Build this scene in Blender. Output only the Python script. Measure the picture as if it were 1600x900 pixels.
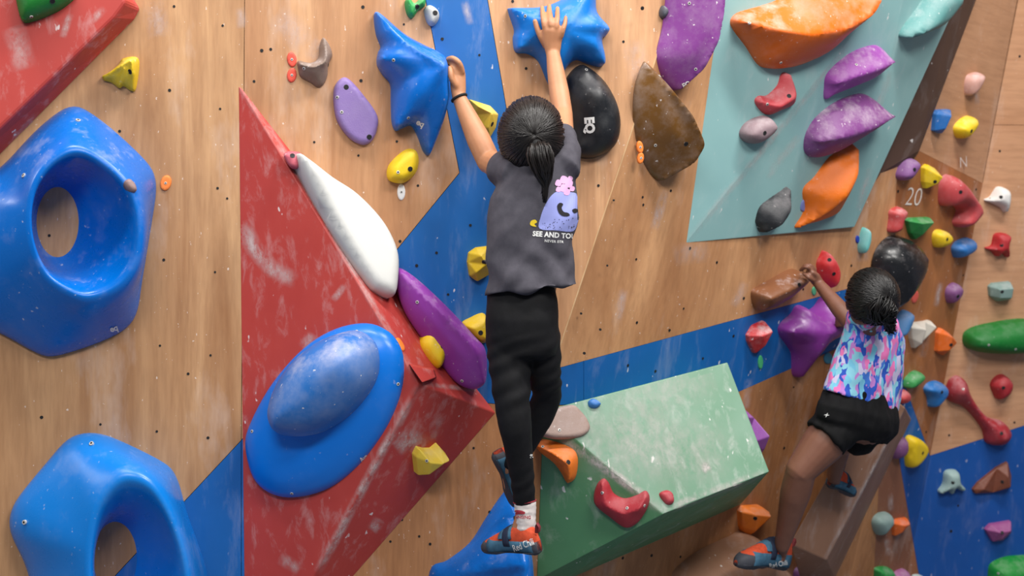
import bpy, bmesh, math, random
import numpy as np
from mathutils import Vector, Matrix, noise
from mathutils.bvhtree import BVHTree
from mathutils.geometry import delaunay_2d_cdt, tessellate_polygon

random.seed(7)
for _o in list(bpy.data.objects): bpy.data.objects.remove(_o, do_unlink=True)
scene = bpy.context.scene
col = scene.collection

# ------------------------------------------------------------------ camera
F = 2198.0; CAMZ = 1.6
CAM = Vector((0, 0, CAMZ))
cd = bpy.data.cameras.new('camera'); cam = bpy.data.objects.new('camera', cd); col.objects.link(cam)
cam.location = CAM; cam.rotation_euler = (math.pi/2, 0, 0)
cd.sensor_width = 36.0; cd.lens = 36.0*F/1600.0; cd.clip_start = .05
cd.dof.use_dof = True; cd.dof.focus_distance = 4.3; cd.dof.aperture_fstop = 2.6
scene.camera = cam
# ------------------------------------------------------------------ light
w = bpy.data.worlds.new('hall'); scene.world = w; w.use_nodes = True
w.node_tree.nodes['Background'].inputs[0].default_value = (.80, .86, 1.0, 1)
w.node_tree.nodes['Background'].inputs[1].default_value = .20
def area(name, loc, target, sx, sy, power, color=(1, .97, .93)):
    l = bpy.data.lights.new(name, 'AREA'); l.shape = 'RECTANGLE'; l.size = sx; l.size_y = sy; l.energy = power; l.color = color
    o = bpy.data.objects.new(name, l); col.objects.link(o); o.location = loc
    o.rotation_euler = (Vector(target)-Vector(loc)).to_track_quat('-Z', 'Y').to_euler()
area('overhead_light', (-1.2, 2.7, 5.2), (-.9, 4.5, 1.5), 2.4, .3, 120)
area('overhead_light', (2.0, 3.1, 5.3), (1.5, 5.5, 1.5), 2.4, .3, 195)
area('overhead_light', (2.5, .9, 4.7), (.2, 4.6, 1.6), 1.5, .8, 150)
area('overhead_light', (-.6, -1.5, 4.9), (.4, 5, 1.3), 2.6, .8, 190)  # front fill with no seen source, added to brighten the walls
area('bay_lamp', (-5.2, 3.6, 3.8), (-1.4, 4.1, 1.6), 1.6, .8, 70, (.97, .98, 1))
vs = scene.view_settings
vs.view_transform = 'Standard'; vs.look = 'None'; vs.gamma = 1.0; vs.use_curve_mapping = False; vs.exposure = -0.12

# ------------------------------------------------------------------ basic helpers
def ray(px, py): return Vector(((px-800)/F, 1.0, -(py-450)/F))
def P(px, py, Y): return CAM + ray(px, py)*Y
class Plane:
    def __init__(s, p, n):
        s.p = Vector(p); s.n = Vector(n).normalized()
        if s.n.dot(CAM-s.p) < 0: s.n = -s.n
        s.u = Vector((0, 0, 1)).cross(s.n).normalized()     # to the viewer's right
        s.v = s.n.cross(s.u).normalized()
    @staticmethod
    def of(a, b, c): return Plane(a, (b-a).cross(c-a))
    def pt(s, px, py, h=0.0):
        d = ray(px, py); t = (s.p+s.n*h-CAM).dot(s.n)/d.dot(s.n)
        return CAM+d*t
    def off(s, h): return Plane(s.p+s.n*h, s.n)
def lin(c):
    if isinstance(c, str): c = tuple(int(c[i:i+2], 16) for i in (0, 2, 4))
    return tuple(((x/255)/12.92 if x/255 <= .04045 else ((x/255+.055)/1.055)**2.4) for x in c)+(1.0,)
def mk(name, verts, faces, mat=None, parent=None, smooth=False, origin=None):
    me = bpy.data.meshes.new(name)
    vv = [Vector(v) for v in verts]
    if origin is not None: vv = [v-origin for v in vv]
    me.from_pydata([tuple(v) for v in vv], [], [tuple(f) for f in faces]); me.update()
    if mat: me.materials.append(mat)
    if smooth: me.polygons.foreach_set('use_smooth', [True]*len(me.polygons))
    o = bpy.data.objects.new(name, me); col.objects.link(o)
    if origin is not None: o.location = origin
    if parent is not None:
        o.parent = parent; o.location = (origin if origin is not None else Vector())-worldloc(parent)
    return o
def worldloc(o):
    l = Vector(o.location)
    while o.parent: o = o.parent; l += o.location
    return l
def tag(o, label=None, cat=None, group=None, kind=None):
    if label: o['label'] = label
    if cat: o['category'] = cat
    if group: o['group'] = group
    if kind: o['kind'] = kind
    return o
def empty(name, loc):
    o = bpy.data.objects.new(name, None); col.objects.link(o); o.location = loc; o.empty_display_size = .1; return o
def bevel(o, w=.004, seg=2):
    m = o.modifiers.new('bevel', 'BEVEL'); m.width = w; m.segments = seg; m.limit_method = 'ANGLE'; m.angle_limit = math.radians(18)
    return o
def fixnormals(o):
    bm = bmesh.new(); bm.from_mesh(o.data); bmesh.ops.recalc_face_normals(bm, faces=bm.faces); bm.to_mesh(o.data); bm.free(); return o

# ------------------------------------------------------------------ materials
MATS = {}
def nodemat(name):
    m = bpy.data.materials.new(name); m.use_nodes = True
    nt = m.node_tree; b = nt.nodes['Principled BSDF']
    return m, nt, b
def N(nt, t, **kw):
    n = nt.nodes.new(t)
    for k, v in kw.items(): setattr(n, k, v)
    return n
def ramp(nt, src, stops):
    r = N(nt, 'ShaderNodeValToRGB'); e = r.color_ramp.elements
    while len(e) < len(stops): e.new(.5)
    for i, (p, c) in enumerate(stops):
        e[i].position = p; e[i].color = c if len(c) == 4 else (*c, 1)
    nt.links.new(src, r.inputs[0]); return r.outputs[0]
def mixc(nt, fac, a, b):
    m = N(nt, 'ShaderNodeMix', data_type='RGBA')
    for s, v in ((0, fac), (6, a), (7, b)):
        if hasattr(v, 'is_linked'): nt.links.new(v, m.inputs[s])
        else: m.inputs[s].default_value = v
    return m.outputs[2]
def noisetex(nt, vec, scale, detail=4, rough=.55, mapscale=None, dist=0.0):
    if mapscale is not None:
        mp = N(nt, 'ShaderNodeMapping'); mp.inputs['Scale'].default_value = mapscale
        nt.links.new(vec, mp.inputs[0]); vec = mp.outputs[0]
    n = N(nt, 'ShaderNodeTexNoise'); n.inputs['Scale'].default_value = scale; n.inputs['Detail'].default_value = detail
    n.inputs['Roughness'].default_value = rough; n.inputs['Distortion'].default_value = dist
    nt.links.new(vec, n.inputs['Vector']); return n.outputs[0]
W4 = (1, 1, 1, 1); K4 = (0, 0, 0, 1)
def wood(key, c1, c2, grain=(8, 8, .55), flecks=1.0, dirt=.5):
    if key in MATS: return MATS[key]
    m, nt, b = nodemat(key)
    co = N(nt, 'ShaderNodeTexCoord').outputs['Object']
    g = noisetex(nt, co, 1.0, 6, .6, tuple(v*.7 for v in grain), 1.1)
    c = ramp(nt, g, [(.3, lin(c1)), (.5, tuple(np.array(lin(c1))*.45+np.array(lin(c2))*.55)), (.72, lin(c2))])
    fine = noisetex(nt, co, 1.0, 3, .6, tuple(v*9 for v in grain))
    c = mixc(nt, ramp(nt, fine, [(.42, (.0,)*3), (.72, (.24,)*3)]), c, lin((120, 78, 48)))
    # board-to-board blotches and boot scuffs
    bl = noisetex(nt, co, 1.3, 5, .65)
    c = mixc(nt, ramp(nt, bl, [(.48, (0,)*3), (.75, (dirt*.55,)*3)]), c, lin((112, 76, 52)))
    ch = noisetex(nt, co, 1.0, 5, .7, (5, 5, 1.6))
    c = mixc(nt, ramp(nt, ch, [(.56, (0,)*3), (.8, (.42,)*3)]), c, lin((222, 205, 195)))
    fl = noisetex(nt, co, 100, 2, .5, (1, 1, .6))
    c = mixc(nt, ramp(nt, fl, [(.72, (0,)*3), (.75, (.6*flecks,)*3)]), c, lin((235, 222, 212)))
    nt.links.new(c, b.inputs['Base Color']); b.inputs['Roughness'].default_value = .58
    MATS[key] = m; return m
def paint(key, c, rough=.5, chalk=.4, streak=(9, 9, 2.2), c2=None, flecks=1.0, spec=.5):
    if key in MATS: return MATS[key]
    m, nt, b = nodemat(key)
    co = N(nt, 'ShaderNodeTexCoord').outputs['Object']
    base = lin(c)
    d = lin(c2) if c2 else tuple(x*.75 for x in base[:3])+(1,)
    cc = ramp(nt, noisetex(nt, co, 2.2, 4, .6), [(.35, base), (.7, d)])
    s = noisetex(nt, co, 1.0, 6, .68, streak, .4)
    cc = mixc(nt, ramp(nt, s, [(.53, (0,)*3), (.82, (chalk,)*3)]), cc, lin((226, 220, 220)))
    fl = noisetex(nt, co, 40, 2, .5, (1, 1, .5))
    cc = mixc(nt, ramp(nt, fl, [(.72, (0,)*3), (.75, (.7*flecks,)*3)]), cc, lin((235, 230, 228)))
    nt.links.new(cc, b.inputs['Base Color'])
    rr = ramp(nt, s, [(.4, (rough,)*3), (.8, (min(1, rough+.3),)*3)]); nt.links.new(rr, b.inputs['Roughness'])
    b.inputs['Specular IOR Level'].default_value = spec
    MATS[key] = m; return m
def resin(c, chalk=.3, rough=.5, bump=.15, scale=16):
    key = ('resin', c, chalk, rough, bump)
    if key in MATS: return MATS[key]
    m, nt, b = nodemat('hold_resin')
    co = N(nt, 'ShaderNodeTexCoord').outputs['Object']
    base = lin(c)
    s = noisetex(nt, co, scale, 7, .7)
    ge = N(nt, 'ShaderNodeNewGeometry'); sx = N(nt, 'ShaderNodeSeparateXYZ'); nt.links.new(ge.outputs['Normal'], sx.inputs[0])
    upf = ramp(nt, sx.outputs[2], [(.0, (.22,)*3), (.22, (.35,)*3), (.75, (1,)*3)])      # chalk dust settles where hands and feet press, on upward faces
    chn = ramp(nt, s, [(.44 if bump else .53, (0,)*3), (.72, (chalk,)*3)])
    mu = N(nt, 'ShaderNodeMath', operation='MULTIPLY'); nt.links.new(upf, mu.inputs[0]); nt.links.new(chn, mu.inputs[1])
    cc = mixc(nt, mu.outputs[0], base, lin((222, 214, 216)))
    fl = noisetex(nt, co, 70, 2, .5)
    cc = mixc(nt, ramp(nt, fl, [(.70, (0,)*3), (.76, (min(1, chalk*1.2),)*3)]), cc, lin((235, 230, 228)))
    nt.links.new(cc, b.inputs['Base Color'])
    nt.links.new(ramp(nt, s, [(.4, (rough,)*3), (.75, (min(1, rough+.3),)*3)]), b.inputs['Roughness'])
    if bump:
        bp = N(nt, 'ShaderNodeBump'); bp.inputs['Strength'].default_value = bump; bp.inputs['Distance'].default_value = .004
        nt.links.new(noisetex(nt, co, 260, 2, .5), bp.inputs['Height']); nt.links.new(bp.outputs[0], b.inputs['Normal'])
    MATS[key] = m; return m
def plain(c, rough=.6, metal=0.0, key=None):
    key = ('plain', c, rough, metal)
    if key in MATS: return MATS[key]
    m, nt, b = nodemat('plain'); b.inputs['Base Color'].default_value = lin(c); b.inputs['Roughness'].default_value = rough
    b.inputs['Metallic'].default_value = metal; MATS[key] = m; return m
def cloth(c, rough=.9, c2=None, scale=60):
    key = ('cloth', c)
    if key in MATS: return MATS[key]
    m, nt, b = nodemat('fabric')
    co = N(nt, 'ShaderNodeTexCoord').outputs['Object']
    base = lin(c); d = lin(c2) if c2 else tuple(x*.7 for x in base[:3])+(1,)
    nt.links.new(ramp(nt, noisetex(nt, co, scale, 4, .6), [(.35, base), (.7, d)]), b.inputs['Base Color'])
    bp = N(nt, 'ShaderNodeBump'); bp.inputs['Strength'].default_value = .2; bp.inputs['Distance'].default_value = .002
    nt.links.new(noisetex(nt, co, 500, 2, .5), bp.inputs['Height']); nt.links.new(bp.outputs[0], b.inputs['Normal'])
    b.inputs['Roughness'].default_value = rough; b.inputs['Specular IOR Level'].default_value = .25
    MATS[key] = m; return m
def skin(c):
    key = ('skin', c)
    if key in MATS: return MATS[key]
    m, nt, b = nodemat('skin')
    co = N(nt, 'ShaderNodeTexCoord').outputs['Object']; base = lin(c)
    nt.links.new(ramp(nt, noisetex(nt, co, 18, 4, .6), [(.35, base), (.75, (base[0]*.86, base[1]*.80, base[2]*.78, 1))]), b.inputs['Base Color'])
    b.inputs['Roughness'].default_value = .5; b.inputs['Subsurface Weight'].default_value = .08
    b.inputs['Subsurface Radius'].default_value = (.01, .004, .002)
    MATS[key] = m; return m
def hairmat(c=(22, 17, 16), rough=.34):
    key = ('hair', c)
    if key in MATS: return MATS[key]
    m, nt, b = nodemat('hair'); b.inputs['Base Color'].default_value = lin(c); b.inputs['Roughness'].default_value = rough
    b.inputs['Specular IOR Level'].default_value = .45; MATS[key] = m; return m

WOOD_L = wood('plywood_left', (214, 168, 122), (160, 112, 72), (9, 9, .6))
WOOD_M = wood('plywood_mid', (216, 166, 122), (170, 118, 78), (8, 8, .6))
WOOD_C = wood('plywood_center', (220, 166, 118), (174, 120, 78), (6, 6, .7))
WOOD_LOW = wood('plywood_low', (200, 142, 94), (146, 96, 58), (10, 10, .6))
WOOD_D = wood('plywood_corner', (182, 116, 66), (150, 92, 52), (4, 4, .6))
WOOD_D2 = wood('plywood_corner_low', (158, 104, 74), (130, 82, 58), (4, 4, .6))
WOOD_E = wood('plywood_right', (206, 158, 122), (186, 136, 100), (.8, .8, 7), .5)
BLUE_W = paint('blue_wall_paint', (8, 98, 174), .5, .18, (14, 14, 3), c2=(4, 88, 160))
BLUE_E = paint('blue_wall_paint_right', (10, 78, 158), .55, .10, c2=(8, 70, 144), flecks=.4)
RED_V = paint('red_volume_paint', (188, 66, 58), .5, .34, (22, 22, 9), c2=(176, 58, 52))
GREEN_DK = paint('green_volume_paint_dark', (88, 142, 100), .5, .34, (12, 12, 7), c2=(72, 126, 84))
GREEN_V = paint('green_volume_paint', (128, 160, 140), .6, .5, (20, 20, 9), c2=(100, 142, 114))
TEAL_V = paint('teal_volume_paint', (146, 188, 187), .5, .2, (12, 12, 5), c2=(134, 178, 179))
BROWN_V = paint('brown_volume_paint', (162, 120, 94), .55, .25, (14, 14, 6), c2=(142, 102, 78))
DARKBROWN_V = paint('dark_brown_paint', (86, 62, 50), .6, .15, (6, 6, 3), c2=(76, 54, 44))
DARK = plain((18, 17, 18), .7)
STEEL = plain((205, 203, 198), .4, .2)
BACK = plain((38, 30, 25), .9)

# ------------------------------------------------------------------ wall planes (metres)
def Yb(X, Z): return 4.5+.18*X-.08*(Z-1.6)
B = Plane((0, 4.5, 1.6), (.18, -1, -.08))
s1, s2 = B.pt(1055, 0), B.pt(755, 900)
C = Plane.of(s1, s2, P(1380, 450, 5.7))
D = Plane.of(C.pt(1398, 267), C.pt(1361, 900), P(1508, 450, 6.2))
E = Plane.of(D.pt(1591, 0), D.pt(1453, 712), P(1760, 450, 6.38))

def inset(pts, pl, d):
    uv = [Vector(((p-pl.p).dot(pl.u), (p-pl.p).dot(pl.v))) for p in pts]
    a = sum(uv[i].x*uv[(i+1) % len(uv)].y-uv[(i+1) % len(uv)].x*uv[i].y for i in range(len(uv)))
    sg = 1 if a > 0 else -1; out = []
    for i, p in enumerate(uv):
        e1 = (p-uv[i-1]).normalized(); e2 = (uv[(i+1) % len(uv)]-p).normalized()
        n1 = Vector((-e1.y, e1.x))*sg; n2 = Vector((-e2.y, e2.x))*sg
        nn = (n1+n2); nn = nn.normalized() if nn.length > 1e-4 else n1
        k = d/max(.35, nn.dot(n1)); q = p+nn*k
        out.append(pl.p+pl.u*q.x+pl.v*q.y)
    return out
def slab(name, poly, pl, mat, thick=.018, parent=None, gap=.0009, lift=0.0):
    pts = [pl.pt(*q, lift) for q in poly]
    if gap: pts = inset(pts, pl, gap)
    n = len(pts); tri = tessellate_polygon([pts])
    v = pts+[p-pl.n*(thick+lift) for p in pts]
    f = [tuple(t) for t in tri]+[tuple(n+i for i in reversed(t)) for t in tri]
    f += [(i, (i+1) % n, n+(i+1) % n, n+i) for i in range(n)]
    return fixnormals(mk(name, v, f, mat, parent))
def wall(name, pl, poly, panels):
    w = slab(name, poly, pl.off(-.018), BACK, .06, None, 0)
    tag(w, kind='structure')
    for poly2, mat, *r in panels: slab('panel', poly2, pl, mat, parent=w, lift=(r[0] if r else 0))
    return w
TOP, BOT = -760, 1225
def seamx(y): return 1055-y/3
def cdx(y): return 1398-(y-267)*.0585
wl = wall('wall_left', B, [(-700, TOP), (seamx(TOP), TOP), (seamx(BOT), BOT), (-700, BOT)], [
    ([(-700, TOP), (388, TOP), (377, 688), (-123, BOT), (-700, BOT)], WOOD_L),
    ([(377, 688), (377, BOT), (-123, BOT)], BLUE_W),
    ([(388, TOP), (516, TOP), (665, 0), (718, 270), (377, 688)], WOOD_M),
    ([(516, TOP), (633, TOP), (762, 0), (862, 578), (843, 636), (760, 630), (377, 1060), (377, 688), (718, 270), (665, 0)], BLUE_W),
    ([(633, TOP), (seamx(TOP), TOP), (862, 578), (762, 0)], WOOD_M),
    ([(843, 636), (seamx(BOT), BOT), (377, BOT), (377, 1060), (760, 630)], WOOD_LOW)])
wc = wall('wall_center', C, [(seamx(TOP), TOP), (cdx(TOP), TOP), (cdx(1000)+2, 1000), (seamx(1050), 1050)], [
    ([(seamx(TOP), TOP), (cdx(TOP)+4, TOP), (cdx(433)+4, 433), (862, 578)], WOOD_C),
    ([(862, 578), (912, 564), (912, 630), (843, 636)], BLUE_W),
    ([(912, 564), (cdx(433)+4, 433), (cdx(510)+4, 510), (1155, 612), (912, 630)], BLUE_W),
    ([(843, 636), (1155, 612), (1290, 551), (1262, 1025), (seamx(1050), 1050)], WOOD_LOW),
    ([(1290, 551), (cdx(510)+4, 510), (cdx(1000)+4, 1000), (1262, 1025)], WOOD_LOW)])
wk = wall('wall_corner', D, [(cdx(TOP), TOP), (1738, TOP), (1453, 712), (1405, 960), (cdx(960), 960)], [
    ([(cdx(TOP), TOP), (1738, TOP), (1538, 287), (1432, 233), (cdx(215), 215)], WOOD_E, .010),
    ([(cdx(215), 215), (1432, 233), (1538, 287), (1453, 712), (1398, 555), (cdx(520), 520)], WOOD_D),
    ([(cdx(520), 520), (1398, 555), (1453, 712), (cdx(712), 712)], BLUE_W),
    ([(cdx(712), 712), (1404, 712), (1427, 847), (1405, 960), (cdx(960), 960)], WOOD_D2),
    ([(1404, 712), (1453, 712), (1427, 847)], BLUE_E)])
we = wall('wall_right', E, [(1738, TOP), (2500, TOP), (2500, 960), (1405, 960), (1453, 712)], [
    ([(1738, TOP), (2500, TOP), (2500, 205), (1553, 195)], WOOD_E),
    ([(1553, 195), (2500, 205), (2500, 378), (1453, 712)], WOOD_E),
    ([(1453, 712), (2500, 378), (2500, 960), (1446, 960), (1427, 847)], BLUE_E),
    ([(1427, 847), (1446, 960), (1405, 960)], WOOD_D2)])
# pale chipped plywood edge along the bend
ta, tb_ = B.pt(seamx(TOP), TOP), B.pt(seamx(640), 640); sd = (C.n+B.n).normalized(); across = (tb_-ta).cross(sd).normalized()
tv = [q+across*x*.0022+sd*z for q in (ta, tb_) for x, z in ((-1, .0008), (1, .0008), (1, -.01), (-1, -.01))]
tag(fixnormals(mk('trim_1', tv, [(0, 1, 5, 4), (1, 2, 6, 5), (2, 3, 7, 6), (3, 0, 4, 7), (0, 3, 2, 1), (4, 5, 6, 7)], wood('trim_edge', (232, 196, 150), (205, 160, 112)))), kind='structure')
# padded floor
fl = mk('floor', [(-5, -4, 0), (6, -4, 0), (6, 9, 0), (-5, 9, 0), (-5, -4, -.2), (6, -4, -.2), (6, 9, -.2), (-5, 9, -.2)],
        [(0, 1, 2, 3), (7, 6, 5, 4), (0, 4, 5, 1), (1, 5, 6, 2), (2, 6, 7, 3), (3, 7, 4, 0)], paint('floor_mat_vinyl', (96, 104, 118), .6, .2, (3, 3, 3)))
tag(fl, kind='structure')

# ------------------------------------------------------------------ wall t-nut holes, too small to pick apart
def dots(name, parent, items, r, mat, lift=.0012):
    v, f = [], []
    for pl, px, py in items:
        c = pl.pt(px, py)+pl.n*lift; k = len(v); rr = r*random.uniform(.75, 1.2)
        for i in range(8):
            a = i*math.pi/4; v.append(c+pl.u*math.cos(a)*rr+pl.v*math.sin(a)*rr)
        v += [q-pl.n*.004 for q in v[k:k+8]]
        f.append(tuple(range(k, k+8))); f += [(k+(i+1) % 8, k+i, k+8+i, k+8+(i+1) % 8) for i in range(8)]
    return tag(mk(name, v, f, mat, parent), kind='stuff')
bh = [(272, 10), (348, 40), (265, 141), (344, 170), (187, 205), (340, 294), (355, 310), (256, 406), (336, 425), (77, 368), (250, 540), (329, 555), (294, 584), (65, 652),
      (157, 663), (245, 674), (325, 684), (409, 79), (423, 77), (397, 127), (567, 11), (631, 38), (564, 126), (620, 221), (491, 222), (560, 243), (653, 290), (691, 61), (749, 86),
      (822, 107), (801, 2), (974, 65), (935, 290), (959, 313), (949, 415), (908, 490), (913, 552), (938, 515), (610, 846), (672, 850), (628, 812), (655, 838),
      (690, 720), (765, 800), (740, 700), (735, 352), (682, 395), (651, 415), (625, 377), (700, 460)]
ch_ = [(1004, 13), (994, 405), (1048, 298), (1078, 388), (1004, 308), (995, 504), (1068, 482), (1046, 516), (1088, 370), (1120, 410), (1162, 466), (1255, 452), (1146, 525), (1024, 580),
       (981, 571), (1098, 560), (973, 872), (1018, 868), (1063, 870), (1100, 876), (1240, 605), (1225, 700), (1330, 415), (1275, 740), (935, 880), (1005, 320)]
dh = [(1438, 216), (1432, 247), (1525, 296), (1553, 152), (1592, 162), (1403, 299), (1505, 430), (1447, 675)]
eh = [(1562, 236), (1483, 680), (1497, 790), (1486, 830), (1585, 660), (1593, 88)]
dots('bolt_holes', wl, [(B, *q) for q in bh], .0046, DARK)
dots('bolt_holes', wc, [(C, *q) for q in ch_], .0052, DARK)
dots('bolt_holes', wk, [(D, *q) for q in dh[2:3]+dh[5:]], .0062, DARK)
dots('bolt_holes', we, [(E, *q) for q in eh], .0065, DARK)

# ------------------------------------------------------------------ volumes
def volume(name, label, mat, verts, faces, cat='volume', bev=.004, group=None):
    c = sum(verts, Vector())/len(verts)
    o = mk(name, verts, faces, mat, None, False, c); fixnormals(o); bevel(o, bev)
    return tag(o, label, cat, group)
# red pyramid
T, Q, L, PK = B.pt(372, 130), B.pt(775, 645), B.pt(383, 1095), B.pt(655, 600, .24)
rvol = volume('wall_volume', 'large chalk-smudged red triangular pyramid volume carrying the blue egg-shaped hold', RED_V, [T, Q, L, PK], [(0, 3, 1), (0, 2, 3), (2, 1, 3), (0, 1, 2)])
F1 = Plane.of(T, L, PK); F2 = Plane.of(T, Q, PK); F3 = Plane.of(PK, Q, L)
# red slab volume above the blue ring
r2b = [(196, -22), (220, 14), (212, 30), (-140, 384), (-420, 150), (-60, -420)]
r2t = [(188, -30), (196, 4), (178, 28), (-140, 335), (-330, 150), (-60, -330)]
rb = [B.pt(*q) for q in r2b]; rt = [B.pt(q[0], q[1], .10) for q in r2t]
r2vol = volume('wall_volume', 'red painted volume with angled rim above the big blue ring', RED_V, rb+rt,
       [tuple(range(6, 12)), tuple(range(5, -1, -1))]+[(i, (i+1) % 6, 6+(i+1) % 6, 6+i) for i in range(6)], bev=.008)
R2 = Plane(rt[0], B.n)
# green block
gA, gN, gN2 = C.pt(848, 642), C.pt(838, 906), C.pt(872, 912)
gBb, gCb = C.pt(1108, 578), C.pt(1158, 788)
gB, gM = C.pt(1137, 566, .16), C.pt(1036, 803, .32)
gC = Plane.of(gA, gB, gM).pt(1202, 737)
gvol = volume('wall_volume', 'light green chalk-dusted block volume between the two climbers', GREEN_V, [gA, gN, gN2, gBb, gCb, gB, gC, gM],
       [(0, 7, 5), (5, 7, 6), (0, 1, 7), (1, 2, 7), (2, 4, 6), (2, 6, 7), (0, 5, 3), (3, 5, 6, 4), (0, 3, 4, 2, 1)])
gvol.data.materials.append(GREEN_DK)
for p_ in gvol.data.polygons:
    if not {0, 5, 7} <= set(p_.vertices) and not {5, 6, 7} <= set(p_.vertices): p_.material_index = 1  # all but the two upper front faces take the darker green
G1 = Plane.of(gA, gB, gM); G2 = Plane.of(gA, gM, gN); G1b = Plane.of(gB, gM, gC)
# teal
k1, k2, k3, k4 = C.pt(1072, 379), C.pt(1335, 355, .02), C.pt(1548, -110, .10), C.pt(1150, -170)
x1 = C.pt(1424, -60, .13); k2b, k3b = C.pt(1318, 356), C.pt(1500, -120)
tvol = volume('wall_volume', 'teal painted wedge volume carrying two purple holds and two orange holds', TEAL_V, [k1, k2, k3, k4, x1, k2b, k3b],
       [(0, 1, 4), (1, 2, 4), (0, 4, 3), (4, 2, 6, 3), (0, 5, 1), (1, 5, 6, 2), (0, 3, 6, 5)], bev=.003)
T1 = Plane.of(k1, x1, k4); T2 = Plane.of(k1, k2, x1); T3 = Plane.of(k2, k3, x1)
# dark brown flank between teal volume and corner wall
d1 = [C.pt(1335, 357, -.01), C.pt(1376, 271, .0), C.pt(1425, 252, .0), D.pt(1434, 236, .03), D.pt(1523, 0, .03), D.pt(1568, -120, .03), C.pt(1545, -120, .06), C.pt(1495, -2, .04)]
bk = [p+Vector((.1, .3, 0)) for p in d1]
volume('wall_volume', 'narrow dark brown facet between the teal volume and the corner plywood', DARKBROWN_V, d1+bk,
       [(0, 1, 7), (1, 2, 3, 7), (3, 4, 7), (4, 5, 6, 7)]+[(i, (i+1) % 8, 8+(i+1) % 8, 8+i) for i in range(8)]+[tuple(range(15, 7, -1))], bev=.002)
# brown beam
b_t = [C.pt(1372, 606, .24), C.pt(1415, 637, .24), C.pt(1291, 876, .24), C.pt(1234, 850, .24)]
b_b = [C.pt(1380, 590, .0), C.pt(1424, 655, .0), C.pt(1304, 905, .0), C.pt(1252, 912, .0)]
bvol = volume('wall_volume', 'long brown wooden beam volume under the climber in black shorts', BROWN_V, b_t+b_b,
       [(0, 1, 2, 3), (7, 6, 5, 4)]+[(i, (i+1) % 4, 4+(i+1) % 4, 4+i) for i in range(4)], bev=.006)
BR1 = Plane.of(*b_t[:3])
# small red wedge on the pyramid
wq = [(637, 566), (679, 575), (683, 590), (652, 590)]
wb = [F2.pt(*q, -.02) for q in wq]; wt = [F2.pt(q[0], q[1], .03) for q in [(641, 571), (677, 578), (681, 590), (660, 598)]]
volume('wedge_block', 'small red wedge block on the red pyramid below the yellow hold', RED_V, wb+wt, [(4, 5, 6, 7), (3, 2, 1, 0)]+[(i, (i+1) % 4, 4+(i+1) % 4, 4+i) for i in range(4)], 'block', .003)

# ------------------------------------------------------------------ holds: relief generator
def catmull(pts, k=5):
    out = []; n = len(pts)
    for i in range(n):
        p0, p1, p2, p3 = (np.array(pts[(i+j) % n], float) for j in (-1, 0, 1, 2))
        for t in np.arange(k)/k:
            out.append(.5*((2*p1)+(-p0+p2)*t+(2*p0-5*p1+4*p2-p3)*t*t+(-p0+3*p1-3*p2+p3)*t**3))
    return np.array(out)
def bdist(pts, poly):
    a = poly; b = np.roll(poly, -1, 0); d = b-a; L2 = (d**2).sum(1)+1e-12
    ap = pts[:, None, :]-a[None]; t = np.clip((ap*d[None]).sum(2)/L2[None], 0, 1)
    q = ap-t[..., None]*d[None]; return np.sqrt((q**2).sum(2)).min(1)
def inside(pts, poly):
    x, y = pts[:, 0], pts[:, 1]; c = np.zeros(len(pts), bool); n = len(poly)
    for i in range(n):
        x1, y1 = poly[i]; x2, y2 = poly[(i+1) % n]
        cond = ((y1 > y) != (y2 > y))
        with np.errstate(all='ignore'): xi = (x2-x1)*(y-y1)/(y2-y1+1e-15)+x1
        c ^= cond & (x < xi)
    return c
SURF = {}
bolt_meshes = {}
def bolt_mesh(kind):
    if kind in bolt_meshes: return bolt_meshes[kind]
    v, f, mi = [], [], []
    rs = {'bolt': [(1.2, -.6), (1.2, .10), (.98, .16), (.95, .06), (0, .06)], 'screw': [(1.0, -.6), (1.0, .30), (.5, .36), (.42, .12), (0, .12)]}[kind]
    n = 12
    for r, z in rs[:-1]:
        for i in range(n): v.append((r*math.cos(i*2*math.pi/n), r*math.sin(i*2*math.pi/n), z))
    for k in range(len(rs)-2):
        for i in range(n): f.append((k*n+i, k*n+(i+1) % n, (k+1)*n+(i+1) % n, (k+1)*n+i)); mi.append(0 if k < 2 else 1)
    f.append(tuple((len(rs)-2)*n+i for i in range(n))); mi.append(1)
    me = bpy.data.meshes.new('bolt' if kind == 'bolt' else 'screw'); me.from_pydata(v, [], f)
    me.materials.append(plain((40, 40, 42), .5) if kind == 'bolt' else STEEL); me.materials.append(DARK)
    me.polygons.foreach_set('material_index', mi); bolt_meshes[kind] = me; return me
def put_bolt(parent, pos, nrm, kind, r):
    o = bpy.data.objects.new('bolt' if kind == 'bolt' else 'screw', bolt_mesh(kind)); col.objects.link(o); o.parent = parent
    o.location = pos-worldloc(parent); o.rotation_euler = nrm.to_track_quat('Z', 'Y').to_euler(); o.scale = (r, r, r); return o
def surf_bvh(o):
    l = worldloc(o)
    return BVHTree.FromPolygons([v.co+l for v in o.data.vertices], [tuple(p.vertices) for p in o.data.polygons])
def cast(bvh, px, py):
    d = ray(px, py).normalized(); h = bvh.ray_cast(CAM, d)
    if h[0] is None: return None
    n = h[1] if h[1].dot(d) < 0 else -h[1]
    return h[0], n
def add_fixings(o, bolts, screws, rb=.0066, rs=.0052):
    if not bolts and not screws: return
    bv = surf_bvh(o)
    for lst, kind, r in ((bolts, 'bolt', rb), (screws, 'screw', rs)):
        for q in lst or []:
            h = cast(bv, *q)
            if h: put_bolt(o, h[0], h[1], kind, r)
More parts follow.
